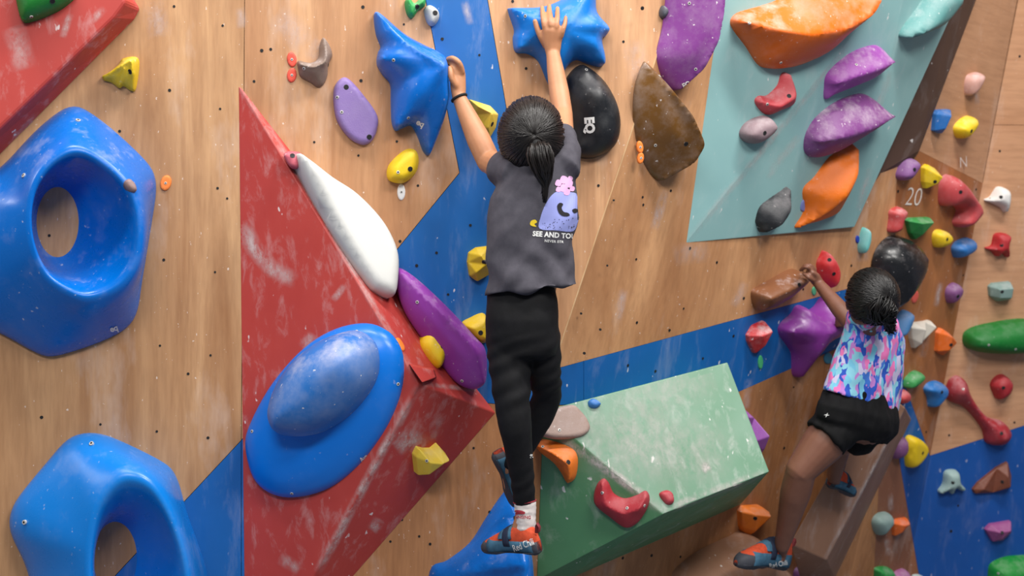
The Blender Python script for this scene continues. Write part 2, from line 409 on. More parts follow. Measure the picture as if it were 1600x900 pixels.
def hold(label, c, pl, out, H, edge=.5, ctrl=None, facet=False, bolts=None, screws=None, chalk=.3, rough=.5, bump=.15,
         name='climbing_hold', cat='climbing hold', group=None, mat=None, sink=.004, parent=None, k=5, p=2.0, res=260, off=0.0, power=2.0, ridge=None, rp=1.35, rim=.18, fsk=.3):
    pl = pl.off(off) if off else pl
    hm = .45*H
    def uv(px, py):
        q = pl.pt(px, py, hm)-pl.p; return np.array((q.dot(pl.u), q.dot(pl.v)))
    base = np.array([uv(*q) for q in out])
    ctr = base.mean(0); org = pl.p+pl.u*ctr[0]+pl.v*ctr[1]
    base = base-ctr
    vw = (org-CAM).normalized(); sg_ = abs(vw.dot(pl.n)); ai = vw-pl.n*vw.dot(pl.n); al = np.array((ai.dot(pl.u), ai.dot(pl.v))); al = al/(np.linalg.norm(al)+1e-9)
    wap = np.ptp(base @ al)*sg_; fs = min(1.0, max(.45, (wap-fsk*H*math.sqrt(1-sg_*sg_))/wap))
    def fsh(q): return q+np.outer(q @ al, al).reshape(q.shape)*(fs-1)
    base = fsh(base)
    poly = base if facet else catmull(base, k)
    cx = None if ctrl is None else np.array([fsh(uv(a, b_)-ctr) for a, b_, _ in ctrl]); ch = None if ctrl is None else np.array([q[2] for q in ctrl])
    if facet:
        nb = len(poly); rim = .28 if facet is True else facet
        pts = np.vstack([poly*.97, cx]); hs = np.concatenate([np.full(nb, rim*H), ch*H])
    else:
        area_ = .5*abs((poly[:, 0]*np.roll(poly[:, 1], -1)-np.roll(poly[:, 0], -1)*poly[:, 1]).sum())
        g = math.sqrt(area_/res); lo, hi = poly.min(0), poly.max(0)
        gx, gy = np.meshgrid(np.arange(lo[0], hi[0]+g, g), np.arange(lo[1], hi[1]+g, g*.866))
        gx = gx+(np.arange(gx.shape[0]) % 2)[:, None]*g*.5
        cand = np.stack([gx.ravel(), gy.ravel()], 1); cand = cand[inside(cand, poly)]
        dd = bdist(cand, poly); dmax = dd.max(); ew = edge*dmax
        nrm = np.roll(poly, -1, 0)-np.roll(poly, 1, 0); nrm = np.stack([-nrm[:, 1], nrm[:, 0]], 1); nrm /= np.linalg.norm(nrm, axis=1)[:, None]+1e-12
        if inside((poly+nrm*1e-4), poly).sum() < len(poly)/2: nrm = -nrm
        rows = []; last = 0
        for fr in (.05, .18, .42):
            r_ = poly+nrm*fr*ew; okk = inside(r_, poly) & (bdist(r_, poly) > .93*fr*ew); rows.append(r_[okk]); last = fr*ew
        pts = np.vstack([poly]+rows+[cand[dd > last+.3*g]]); nb = len(poly)
        d = bdist(pts, poly); d[:nb] = 0
        pr = (1-(1-np.clip(d/ew, 0, 1))**p)**(1/p)
        if ridge:
            best = np.full(len(pts), 1e9); hr = np.zeros(len(pts)); extra = []
            lines = []
            for ln in ridge:
                q = np.array([np.append(fsh(uv(a, b_)-ctr), hf) for a, b_, hf in ln]); m_ = max(6, 6*len(q))
                tt = np.linspace(0, len(q)-1, m_); ip = np.stack([np.interp(tt, range(len(q)), q[:, j]) for j in range(3)], 1)
                for _ in range(2): ip[1:-1] = .25*ip[:-2]+.5*ip[1:-1]+.25*ip[2:]
                lines.append(ip); keep = inside(ip[:, :2], poly) & (bdist(ip[:, :2], poly) > .04*dmax); extra.append(ip[keep, :2])
            pts = np.vstack([pts]+extra); d = bdist(pts, poly); d[:nb] = 0; best = np.full(len(pts), 1e9); hr = np.zeros(len(pts)); ws = np.zeros(len(pts))
            for ip in lines:
                for a_, b_ in zip(ip[:-1], ip[1:]):
                    e_ = b_[:2]-a_[:2]; tq = np.clip(((pts-a_[:2])*e_).sum(1)/((e_**2).sum()+1e-12), 0, 1); dr = np.linalg.norm(pts-a_[:2]-tq[:, None]*e_, axis=1)
                    hv = a_[2]+(b_[2]-a_[2])*tq; wq = 1/(dr+.03*dmax)**4; hr += wq*hv; ws += wq; best = np.minimum(best, dr)
            hr /= ws; tq = d/(d+best+1e-9); rr_ = np.sqrt(1-(1-np.clip(d/(.16*dmax), 0, 1))**2)
            hh = np.ones(len(pts)); pr = hr*(rim*rr_+(1-rim)*(1-(1-tq)**rp)); pr[:nb] = 0
        elif cx is None: hh = np.ones(len(pts))
        else:
            d2 = ((pts[:, None]-cx[None])**2).sum(2); wgt = 1/(d2+(.12*dmax)**2)**(power/2); hh = (wgt*ch[None]).sum(1)/wgt.sum(1)
        hs = H*hh*pr
    vo, ed, fo, vmap, _, _ = delaunay_2d_cdt([Vector(q) for q in pts], [(i, (i+1) % nb) for i in range(nb)], [], 1, 1e-7)
    hz = [hs[m[0]] if len(m) else 0 for m in vmap]
    inv = {m[0]: i for i, m in enumerate(vmap) if len(m)}
    for i, m in enumerate(vmap):
        for j in m: inv[j] = i
    W3 = lambda q, h: pl.u*q[0]+pl.v*q[1]+pl.n*h
    verts = [W3(q, h) for q, h in zip(vo, hz)]; faces = [tuple(f) for f in fo]
    k0 = len(verts)
    bl = [inv[i] for i in range(nb)]
    sk = poly*1.0 if facet else poly
    verts += [W3(sk[i], -sink) for i in range(nb)]
    faces += [(bl[i], k0+i, k0+(i+1) % nb, bl[(i+1) % nb]) for i in range(nb)]
    faces.append(tuple(k0+i for i in range(nb)))
    m_ = mat or resin(c, chalk, rough, bump)
    o = mk(name, [v+org for v in verts], faces, m_, parent, not facet, org); fixnormals(o)
    if facet: bevel(o, .0035, 2)
    if parent is None: tag(o, label, cat, group)
    add_fixings(o, bolts, screws)
    return o
def ell(cx, cy, rx, ry, rot=0, n=10):
    a = math.radians(rot); return [(cx+rx*math.cos(t)*math.cos(a)-ry*math.sin(t)*math.sin(a), cy+rx*math.cos(t)*math.sin(a)+ry*math.sin(t)*math.cos(a)) for t in [2*math.pi*i/n for i in range(n)]]
def rtag(label, c, pl, cx, cy, rx, ry, rot=0, group=None, hole=True):
    o = hold(label, c, pl, ell(cx, cy, rx, ry, rot), .005, .25, name='route_tag', cat='route tag', chalk=.1, bump=0, res=40, k=2, group=group)
    if hole: put_bolt(o, pl.pt(cx, cy)+pl.n*.005, pl.n, 'screw', .004)
    return o

# ------------------------------------------------------------------ ring holds
def ring(label, mat, loops, ctr, n=72, screws=None, bolts=None):
    org = B.pt(*ctr); V, Fc = [], []
    for poly, h, smooth in loops:
        pp = catmull(poly, 6) if smooth else np.array(poly, float)
        c = np.array(ctr, float)
        for i in range(n):
            a = 2*math.pi*i/n; d = np.array((math.cos(a), math.sin(a))); best = 0
            for j in range(len(pp)):
                p1 = pp[j]-c; p2 = pp[(j+1) % len(pp)]-c; e = p2-p1
                det = d[0]*(-e[1])+d[1]*e[0]
                if abs(det) < 1e-9: continue
                t = (p1[0]*(-e[1])+p1[1]*e[0])/det; s = (d[0]*p1[1]-d[1]*p1[0])/det
                if -1e-6 <= s <= 1+1e-6 and t > best: best = t
            q = c+d*best; V.append(B.pt(q[0], q[1], h))
    for k in range(len(loops)-1):
        for i in range(n): Fc.append((k*n+i, k*n+(i+1) % n, (k+1)*n+(i+1) % n, (k+1)*n+i))
    o = mk('ring_hold', V, Fc, mat, None, True, org); fixnormals(o)
    add_fixings(o, bolts, screws, .010, .007)
    sm = o.modifiers.new('sub', 'SUBSURF'); sm.levels = 1; sm.render_levels = 1
    return tag(o, label, 'climbing hold', 'large blue ring holds')
GLOSSB = resin((0, 106, 200), .35, .22, 0, 9)
GLOSSB2 = resin((12, 124, 214), .22, .24, 0, 6)
r1o = [(107, 166), (135, 172), (185, 210), (235, 260), (244, 290), (240, 330), (222, 440), (214, 490), (195, 515), (150, 537), (85, 557), (60, 553), (0, 520), (-60, 490), (-95, 400), (-62, 305), (0, 262), (60, 200)]
def sc(poly, c, s): return [(c[0]+(x-c[0])*s, c[1]+(y-c[1])*s) for x, y in poly]
r1s = [(104, 172), (132, 180), (172, 216), (208, 262), (218, 292), (219, 330), (213, 420), (207, 482), (190, 506), (146, 526), (82, 545), (58, 541), (0, 510), (-62, 482), (-97, 400), (-66, 308), (-4, 268), (56, 206)]
r1m = [(125, 236), (168, 260), (203, 298), (217, 345), (213, 405), (186, 445), (140, 464), (105, 453), (72, 428), (52, 382), (47, 330), (58, 283), (88, 248)]
R1 = ring('glossy dark blue five-sided ring hold with small brown insert on its rim', GLOSSB,
     [(r1o, 0, 1), (sc(r1o, (95, 360), .996), .018, 1), (sc(r1o, (95, 360), .965), .042, 1), (sc(r1m, (125, 350), 1.16), .192, 1), (r1m, .222, 1), (sc(r1m, (125, 350), .92), .205, 1), (ell(112, 350, 74, 90, 0, 16), .13, 1), (ell(98, 349, 48, 70, 0, 16), .04, 1), (ell(90, 347, 33, 55, 0, 16), 0, 1)],
     (92, 350), screws=[(122, 188), (37, 274)])
r2o = [(140, 676), (175, 683), (255, 722), (276, 745), (292, 800), (310, 850), (325, 900), (330, 960), (285, 1040), (160, 1085), (70, 1040), (45, 900), (16, 832), (17, 800), (30, 775), (75, 720), (108, 684)]
r2m = [(190, 750), (228, 756), (254, 786), (274, 830), (288, 880), (292, 930), (280, 990), (240, 1026), (190, 1026), (152, 980), (140, 905), (142, 845), (156, 788)]
ring('lighter blue ring hold with oval opening beside the blue painted triangle', GLOSSB2,
     [(r2o, 0, 1), (sc(r2o, (180, 880), .996), .02, 1), (sc(r2o, (180, 880), .955), .06, 1), (sc(r2m, (215, 885), 1.18), .20, 1), (r2m, .228, 1), (sc(r2m, (215, 885), .90), .205, 1), (ell(204, 882, 56, 92, 0, 16), .12, 1), (ell(188, 876, 42, 70, 0, 16), .035, 1), (ell(180, 872, 34, 57, 0, 16), 0, 1)],
     (184, 876), screws=[(143, 693), (38, 816)])
_h = cast(surf_bvh(R1), 205, 289)
hold('small brown grip insert screwed to the rim of the blue ring', (140, 112, 108), Plane(_h[0], (_h[1]+B.n*.4)), [(196, 283), (203, 279), (212, 288), (214, 298), (207, 299), (199, 292)], .014, .8, chalk=.4, sink=.012, fsk=0, res=60, name='grip_insert')

# ------------------------------------------------------------------ holds on the left wall
YEL = (232, 196, 22)
GW = 'climbing holds on the left wall'; GC = 'climbing holds on the centre wall'; GD = 'climbing holds on the corner wall'; GE = 'climbing holds on the right wall'
hold('green hold screwed to the red volume above the blue ring', (20, 120, 40), R2, [(22, -25), (25, 12), (34, 33), (50, 32), (75, 23), (100, 10), (120, -12), (110, -45), (50, -60)], .07, .8, bolts=[(82, 2)], screws=[(49, 26)], chalk=.15, group=GW)
hold('yellow three-pronged hold between the upper red volume and the blue ring', YEL, B, [(158, 117), (168, 112), (183, 100), (190, 90), (208, 87), (216, 93), (216, 112), (211, 140), (203, 141), (192, 134), (185, 137), (172, 128), (160, 124)], .07, .8,
     ctrl=[(203, 105, 1), (165, 118, .5), (207, 136, .5), (190, 112, .9)], bolts=[(203, 112)], group=GW, ridge=[[(160, 119, 0.4), (188, 106, 0.9), (207, 95, 1), (209, 115, 0.9), (207, 138, 0.4)], [(195, 108, 0.9), (187, 133, 0.4)]], rp=1.5)
hold('grey brown horn-shaped hold beside the red tags', (128, 108, 96), B, [(466, 94), (485, 97), (497, 90), (500, 70), (506, 57), (516, 70), (520, 85), (514, 100), (512, 118), (505, 133), (495, 135), (485, 128), (470, 120), (466, 108)], .06, .9,
     bolts=[(513, 101)], screws=[(475, 107)], chalk=.4, group=GW, ridge=[[(508, 60, 0.4), (509, 98, 1), (490, 107, 0.9), (469, 101, 0.6)]])
hold('flat lavender teardrop hold on plywood', (136, 112, 172), B, [(523, 135), (535, 121), (548, 125), (570, 150), (590, 180), (589, 205), (580, 222), (565, 226), (545, 215), (527, 190), (521, 160)], .028, .22, bolts=[(541, 136), (577, 214)], screws=[(527, 152), (534, 175)], chalk=.3, group=GW)
STARB = resin((0, 104, 198), .2, .25, 0, 9)
STARB2 = resin((12, 118, 206), .35, .32, 0, 9)
star1 = hold('blue star-shaped hold gripped by the left hand of the climber in grey', 0, B, [(587, 22), (592, 14), (605, 22), (635, 48), (665, 65), (690, 77), (703, 90), (705, 120), (706, 150), (697, 190), (680, 232), (673, 243), (664, 236), (655, 212), (645, 196), (632, 200), (620, 204), (614, 190), (613, 160), (612, 130), (600, 115), (591, 98), (593, 80), (597, 70), (590, 50)],
     .16, .95, mat=STARB, screws=[(608, 28), (615, 94), (638, 184)], group='blue star holds', res=520, ridge=[[(590, 17, 0.25), (612, 45, 0.5), (645, 80, 0.8), (690, 105, 1)], [(690, 105, 1), (692, 160, 0.85), (674, 238, 0.25)], [(690, 105, 1), (655, 150, 0.85), (622, 196, 0.45)], [(660, 95, 0.85), (625, 92, 0.75), (597, 92, 0.55)]], rp=2.1)
hold('small green curved hold above the blue star', (28, 150, 66), B, [(633, 3), (640, -4), (648, 4), (656, -2), (665, -6), (665, 8), (655, 15), (645, 28), (636, 22)], .04, .9, bolts=[(652, 11)], group=GW)
hold('pale grey hold on blue paint by the green curved hold', (176, 178, 176), B, [(663, 15), (672, 7), (685, 15), (687, 28), (678, 40), (668, 36)], .035, .8, bolts=[(680, 20)], chalk=.4, group=GW)
hold('round yellow hold above the white tag', YEL, B, [(605, 275), (608, 258), (625, 240), (640, 232), (652, 236), (656, 252), (650, 272), (632, 286), (612, 284)], .06, .75, bolts=[(641, 264)], screws=[(622, 269)], chalk=.12, group=GW)
star2 = hold('lighter blue star-shaped hold under the raised right hand of the climber in grey', 0, B, [(797, 16), (802, 10), (850, 8), (885, -5), (905, -25), (935, -20), (940, 15), (957, 38), (955, 52), (948, 60), (953, 90), (945, 102), (925, 98), (905, 92), (890, 105), (880, 125), (868, 140), (858, 125), (845, 95), (828, 83), (808, 80), (804, 60), (806, 45)],
     .12, .95, mat=STARB2, screws=[(821, 25), (951, 40)], group='blue star holds', res=520, ridge=[[(801, 14, 0.4), (840, 35, 0.85), (875, 45, 1)], [(875, 45, 1), (925, 42, 0.9), (953, 45, 0.5)], [(875, 45, 1), (925, 70, 0.8), (947, 97, 0.4)], [(875, 45, 1), (870, 90, 0.8), (868, 136, 0.3)], [(850, 40, 0.9), (812, 74, 0.5)], [(885, 40, 1), (922, -15, 0.7)]], rp=2.1)
blackhold = hold('large black rounded hold with white EQ letters', (26, 28, 32), B, [(887, 130), (895, 112), (910, 100), (925, 103), (950, 125), (970, 160), (976, 195), (968, 225), (945, 243), (920, 248), (900, 242), (890, 225), (888, 180)], .11, .9,
     ctrl=[(935, 150, 1), (905, 215, .55), (945, 200, .9), (912, 120, .6)], screws=[(916, 109), (898, 212)], chalk=.1, rough=.38, bump=.05, group=GW, res=420)
hold('yellow pocket hold behind the head of the climber in grey', (222, 190, 62), B, [(733, 154), (768, 164), (782, 178), (777, 200), (767, 216), (745, 206), (738, 180)], .09, ctrl=[(765, 178, 1), (745, 168, .9), (760, 200, .8)], facet=.3, bolts=[(769, 194)], group=GW)
hold('yellow chunky hold on blue paint beside the waist of the climber', (214, 178, 20), B, [(731, 410), (733, 395), (745, 387), (765, 385), (768, 430), (748, 441), (735, 432)], .08, ctrl=[(748, 398, 1), (742, 425, .8), (757, 412, 1)], facet=.3, bolts=[(756, 410)], chalk=.15, group=GW)
hold('yellow hold on blue paint tucked behind the purple hold', (214, 178, 20), B, [(722, 508), (735, 498), (760, 492), (767, 530), (752, 538), (735, 528)], .08, .8, bolts=[(751, 520)], chalk=.15, group=GW)
brownfin = hold('large glossy brown fin-shaped hold overlapping the purple hold', (108, 72, 28), C, [(1018, 103), (1025, 100), (1040, 115), (1070, 155), (1095, 200), (1100, 225), (1090, 255), (1065, 280), (1048, 287), (1030, 270), (1012, 235), (1004, 190), (1005, 140)],
     .12, .8, bolts=[(1072, 225)], screws=[(1024, 227), (1031, 119)], chalk=.6, rough=.3, bump=.02, group=GC, res=420, ridge=[[(1020, 104, 0.15), (1042, 138, 0.6), (1066, 178, 0.9), (1084, 222, 1), (1076, 252, 0.8), (1050, 283, 0.25)]], rp=1.25, rim=.12)
purplelong = hold('long purple hold with chalky face above the brown fin hold', (132, 62, 142), C, [(1062, -40), (1100, -60), (1135, -40), (1133, 5), (1125, 50), (1110, 95), (1095, 118), (1068, 145), (1050, 125), (1040, 100), (1040, 80), (1050, 40)],
     .12, .7, screws=[(1077, 5), (1087, 108)], chalk=.7, bump=.02, group=GC, res=380, ridge=[[(1116, -45, 0.9), (1112, 10, 1), (1103, 60, 1), (1088, 105, 0.8), (1069, 140, 0.35)]], rp=1.35)
hold('tiny dark grey hold near the plywood seam', (66, 70, 80), B, [(1031, 17), (1036, 8), (1044, 12), (1046, 20), (1038, 29), (1032, 26)], .03, .9, group=GW, res=60)
rtag('upper red oval tag left of the horn-shaped hold', (226, 84, 66), B, 456, 93, 7.5, 12, -8, 'red oval tags'); rtag('lower red oval tag left of the horn-shaped hold', (226, 84, 66), B, 456, 117.5, 7.5, 11.5, 8, 'red oval tags')
rtag('white oval tag under the round yellow hold', (232, 232, 232), B, 627, 300, 6.5, 13)
rtag('orange tag beside the blue ring rim', (238, 130, 56), B, 259, 286, 8.5, 12.5, 15)
rtag('upper orange oval tag beside the brown fin hold', (240, 128, 46), B, 1000, 230, 5.5, 10, -8, 'orange oval tags'); rtag('lower orange oval tag beside the brown fin hold', (240, 128, 46), B, 1001, 247, 5.5, 9, 8, 'orange oval tags')

# on the red pyramid
WP = Plane(F2.pt(560, 425), (F2.n*.45+B.n*.75))
hold('long white teardrop hold on the red pyramid edge', (208, 208, 204), WP, [(467, 240), (485, 248), (520, 275), (560, 302), (600, 345), (622, 390), (624, 430), (617, 462), (590, 456), (572, 440), (530, 375), (487, 292)], .05, .42, fsk=0, bolts=None, screws=None, chalk=.1, rough=.45, bump=.05, sink=.12, res=360, group='large holds on the red pyramid')
purp = hold('long purple sloper hold along the red pyramid edge beside the climber', (142, 58, 160), B.off(.085), [(624, 422), (650, 434), (700, 480), (745, 528), (762, 550), (764, 590), (755, 608), (738, 611), (715, 600), (690, 570), (640, 500), (623, 455)], .085, .8,
     screws=[(652, 472), (722, 595)], chalk=.35, rough=.35, bump=0, sink=.085, res=360, group='large holds on the red pyramid', ridge=[[(627, 428, 0.3), (688, 487, 0.9), (742, 545, 1), (756, 598, 0.6)]], rp=1.6)
hold('small pink grip at the tip of the white teardrop hold', (196, 88, 104), F1, [(442, 240), (452, 236), (465, 243), (467, 260), (456, 264), (446, 253)], .03, .8, bolts=[(457, 243)], sink=.04, res=80)
hold('oval yellow hold on the red pyramid overlapping the purple sloper', YEL, Plane(F2.pt(678, 552, .012), WP.n), [(661, 540), (666, 520), (680, 516), (692, 522), (699, 540), (695, 565), (686, 575), (672, 562)], .04, .7, fsk=0, bolts=[(692, 541)], chalk=.3, sink=.06)
hold('yellow two-horned wedge hold on the lower face of the red pyramid', (236, 206, 70), F3, [(650, 715), (655, 702), (668, 707), (680, 708), (690, 700), (702, 713), (700, 722), (678, 742), (657, 748)], .075, ctrl=[(662, 712, .9), (682, 714, 1), (695, 712, .9), (664, 735, .8)], facet=.3, screws=[(667, 720)], chalk=.25)
hold('thin orange tag on the red pyramid ridge', (244, 130, 50), F2, [(619, 530), (624, 528), (632, 540), (632, 548), (626, 546)], .006, .5, name='route_tag', cat='route tag', chalk=0, bump=0, res=40)
EGGB = resin((0, 116, 218), .12, .28, 0, 7)
disc = hold('blue egg-shaped dome hold on a wide disc on the red pyramid', 0, F1, [(377, 700), (385, 662), (420, 600), (470, 545), (520, 515), (570, 506), (605, 520), (625, 550), (628, 590), (618, 632), (594, 680), (555, 730), (510, 765), (460, 780), (420, 776), (390, 750)],
     .06, .7, mat=EGGB, screws=[(394, 674), (557, 518), (456, 771), (622, 600)], res=600, name='dome_hold')
dome = hold(None, 0, F1.off(.055), [(407, 650), (415, 615), (440, 575), (480, 540), (530, 521), (560, 525), (580, 545), (584, 580), (570, 615), (535, 655), (490, 682), (450, 688), (420, 680)], .15, 1.0, mat=resin((40, 112, 190), .95, .42, .02, 5), sink=.03, res=520, parent=disc, name='dome')
dome['label'] = 'chalky pale blue dome'
# blue sloper under the standing foot
wing = hold('large blue curved sloper hold under the standing foot', 0, B, [(676, 905), (705, 886), (740, 858), (765, 818), (790, 780), (802, 772), (815, 800), (832, 850), (842, 900), (840, 990), (760, 1040), (680, 1000)], .21, .85,
     ctrl=[(800, 880, 1), (815, 850, .9), (720, 900, .35), (790, 790, .25), (770, 960, .8)], mat=GLOSSB, res=420, ridge=[[(802, 776, 0.15), (808, 825, 0.7), (812, 868, 1), (812, 960, 1)], [(812, 868, 1), (770, 880, 0.75), (690, 905, 0.2)]], rp=1.6)
# on the green block
hold('grey brown flat hold on the green block behind the knee', (158, 134, 124), G1, [(846, 676), (853, 655), (865, 640), (893, 632), (906, 640), (918, 655), (922, 670), (910, 681), (885, 685), (860, 684)], .016, .15, screws=[(874, 672)], chalk=.35)
hold('tiny blue chip hold on the upper edge of the green block', (42, 120, 196), G1, [(920, 627), (928, 622), (940, 630), (932, 637), (922, 635)], .02, .8, res=60)
hold('orange curved claw hold on the green block next to the shoe', (232, 120, 34), G2, [(832, 693), (845, 690), (870, 695), (893, 705), (901, 720), (899, 745), (893, 758), (882, 760), (874, 745), (862, 728), (840, 710)], .07, .85, bolts=[(888, 722)], screws=[(848, 698)], chalk=.2, ridge=[[(835, 694, 0.4), (868, 703, 0.9), (891, 718, 1), (891, 745, 0.8), (886, 757, 0.4)]])
hold('dark red boat-shaped hold on the green block', (168, 44, 54), G2, [(926, 780), (932, 760), (942, 751), (950, 758), (958, 775), (975, 783), (995, 777), (1008, 771), (1014, 782), (1010, 800), (995, 822), (975, 830), (950, 812), (930, 795)], .055, .7, screws=[(941, 770), (980, 794), (1007, 790)], chalk=.15, ridge=[[(941, 755, 0.6), (948, 785, 1), (975, 800, 0.9), (1000, 790, 1), (1009, 776, 0.6)]], rim=.3)
hold('tiny dark red hold on the green block corner', (176, 52, 62), G1, [(1031, 771), (1042, 765), (1052, 770), (1054, 784), (1045, 788), (1037, 782)], .02, .8, res=60, bolts=None)

# ------------------------------------------------------------------ centre wall
hold('purple pointed hold half hidden behind the green block', (160, 88, 178), C, [(1150, 625), (1168, 640), (1186, 655), (1204, 680), (1203, 700), (1196, 722), (1170, 700), (1150, 660)], .09, ctrl=[(1188, 676, 1), (1165, 650, .6), (1190, 700, .7)], facet=.2, group=GC)
hold('orange wedge hold on plywood below the green block tip', (234, 122, 26), C, [(1158, 800), (1165, 793), (1195, 793), (1210, 803), (1205, 815), (1185, 835), (1170, 843), (1162, 825)], .08, ctrl=[(1170, 800, .8), (1195, 803, .9), (1172, 825, .8)], facet=.3, bolts=[(1180, 810)], group=GC)
hold('red and white hold on the blue painted band', (196, 44, 48), C, [(1170, 525), (1180, 510), (1200, 503), (1207, 512), (1205, 530), (1195, 548), (1185, 555), (1172, 535)], .06, ctrl=[(1182, 522, .9), (1198, 515, 1), (1190, 538, .8)], facet=.25, chalk=1.0, group=GC)
rtag('green tag under the red and white hold', (70, 178, 120), C, 1188.5, 566, 4, 11, 0, None, False)
brownsl = hold('glossy brown cylindrical sloper gripped by the climber in shorts', (128, 82, 54), C, [(1182, 460), (1190, 452), (1215, 440), (1240, 428), (1257, 425), (1264, 440), (1250, 460), (1225, 478), (1195, 487), (1186, 480)], .09, .85, bolts=[(1249, 445)], chalk=.5, rough=.35, bump=0, group=GC, ridge=[[(1190, 462, 0.9), (1225, 446, 1), (1259, 432, 0.9)]], rp=1.9, rim=.3)
hold('red pointed hold with pale tip above the brown sloper', (206, 44, 48), C, [(1281, 415), (1287, 400), (1293, 393), (1305, 405), (1312, 422), (1310, 440), (1300, 452), (1288, 440)], .06, .8, bolts=[(1303, 428), (1296, 406)], chalk=.4, group=GC)
purpstar = hold('glossy purple star-shaped hold beside the climber in shorts', (128, 54, 142), C, [(1229, 518), (1235, 507), (1250, 495), (1258, 483), (1268, 482), (1278, 490), (1290, 485), (1305, 470), (1335, 480), (1340, 525), (1305, 542), (1287, 556), (1277, 575), (1270, 590), (1262, 596), (1256, 588), (1254, 560), (1245, 545), (1233, 530)],
     .13, .9, chalk=.15, rough=.3, bump=0, group=GC, res=360, ridge=[[(1275, 514, 1), (1233, 517, 0.5)], [(1275, 514, 1), (1264, 550, 0.8), (1263, 590, 0.3)], [(1275, 514, 1), (1263, 487, 0.5)], [(1275, 514, 1), (1330, 492, 0.8)]], rp=2.1)
rtag('small blue and teal tag below the purple star hold', (60, 130, 160), C, 1294, 560, 7, 9, 0, None, False)
rtag('small green tag beneath the red pointed hold', (84, 176, 130), C, 1272, 455, 3.5, 7, 0, None, False)
hold('purple hold at the foot of the brown beam', (136, 86, 150), C, [(1245, 900), (1252, 888), (1275, 885), (1283, 897), (1280, 930), (1250, 930)], .06, .8, group=GC)
footvol = hold('brown rounded volume under the stepping foot of the climber in shorts', 0, C, [(1068, 912), (1090, 886), (1120, 868), (1165, 850), (1190, 842), (1215, 865), (1245, 905), (1240, 960), (1150, 985), (1080, 960)], .20, .6, mat=BROWN_V, name='wall_volume', cat='volume', res=360)
# on teal
hold('large orange trough-shaped hold at the top of the teal volume', (226, 104, 14), T1, [(1154, 35), (1165, 22), (1200, 12), (1235, 0), (1260, -25), (1320, -40), (1385, -30), (1375, 10), (1340, 55), (1310, 85), (1280, 100), (1250, 109), (1220, 110), (1200, 103), (1180, 75), (1160, 50)], .14,
     .7, screws=[(1171, 36), (1220, 98)], chalk=.45, rough=.4, bump=.02, res=420, group='orange holds on the teal volume', ridge=[[(1157, 34, 0.55), (1200, 46, 0.9), (1245, 52, 1), (1300, 44, 1), (1345, 22, 1), (1378, -25, 0.9)]], rp=1.2, rim=.22)
hold('pink red hooked hold on the teal volume', (196, 66, 74), T1, [(1184, 160), (1190, 151), (1205, 150), (1222, 135), (1228, 118), (1237, 115), (1245, 125), (1251, 145), (1248, 165), (1225, 175), (1208, 181), (1195, 175)], .06, .8, bolts=[(1233, 150)], screws=[(1199, 163)], chalk=.5, ridge=[[(1236, 118, 0.5), (1236, 150, 1), (1212, 166, 0.9), (1187, 160, 0.5)]])
hold('grey mauve oval hold on the teal volume', (142, 120, 126), T1, [(1160, 208), (1170, 193), (1190, 184), (1205, 183), (1216, 195), (1212, 208), (1195, 222), (1180, 226), (1165, 220)], .06, .85, bolts=[(1195, 208)], chalk=.4)
hold('smaller purple oval sloper with chalky end, higher on the teal volume', (148, 70, 158), T2, [(1297, 140), (1300, 120), (1320, 100), (1350, 82), (1385, 75), (1399, 90), (1397, 105), (1380, 125), (1350, 137), (1310, 152), (1298, 158)], .09, .8, chalk=.55, screws=[(1338, 101)], group='purple slopers on the teal volume', ridge=[[(1300, 128, 0.6), (1330, 112, 0.95), (1365, 102, 1), (1396, 96, 0.7)]])
hold('bigger purple oval sloper with chalky top, just above the orange twisted hold', (122, 62, 128), T2, [(1268, 235), (1272, 210), (1290, 185), (1325, 162), (1365, 152), (1390, 165), (1398, 180), (1390, 195), (1360, 220), (1320, 243), (1290, 251), (1275, 248)], .12, .8, chalk=.7, group='purple slopers on the teal volume', ridge=[[(1272, 218, 0.6), (1300, 206, 0.95), (1350, 192, 1), (1396, 181, 0.7)]], rp=1.25)
hold('black beak-shaped hold on the lower edge of the teal volume', (36, 38, 42), T2, [(1188, 345), (1195, 325), (1215, 312), (1230, 304), (1243, 297), (1244, 310), (1238, 325), (1232, 345), (1215, 360), (1198, 367), (1190, 355)], .08, .9, bolts=[(1229, 343)], chalk=.3, ridge=[[(1242, 300, 0.3), (1226, 325, 0.9), (1207, 345, 1), (1196, 362, 0.5)]])
hold('orange twisted hold at the lower right corner of the teal volume', (228, 112, 16), T2, [(1253, 360), (1268, 335), (1265, 300), (1285, 280), (1310, 250), (1340, 235), (1349, 232), (1345, 280), (1338, 315), (1325, 340), (1300, 350), (1270, 357)], .11, .9, chalk=.25, group='orange holds on the teal volume', ridge=[[(1346, 236, 0.4), (1326, 268, 0.9), (1302, 300, 1), (1288, 325, 0.7), (1257, 358, 0.2)]])
hold('pale teal curved hold on the upper right edge of the teal volume', (90, 142, 140), T3, [(1414, 60), (1420, 45), (1445, 15), (1470, -15), (1500, -22), (1500, 5), (1490, 20), (1465, 45), (1430, 58)], .09, .8, chalk=.5)
hold('small lavender tag on the teal volume beside the orange twisted hold', (118, 130, 190), T2, [(1251, 328), (1253, 315), (1262, 307), (1265, 318), (1258, 330)], .005, .3, name='route_tag', cat='route tag', res=40, bump=0)

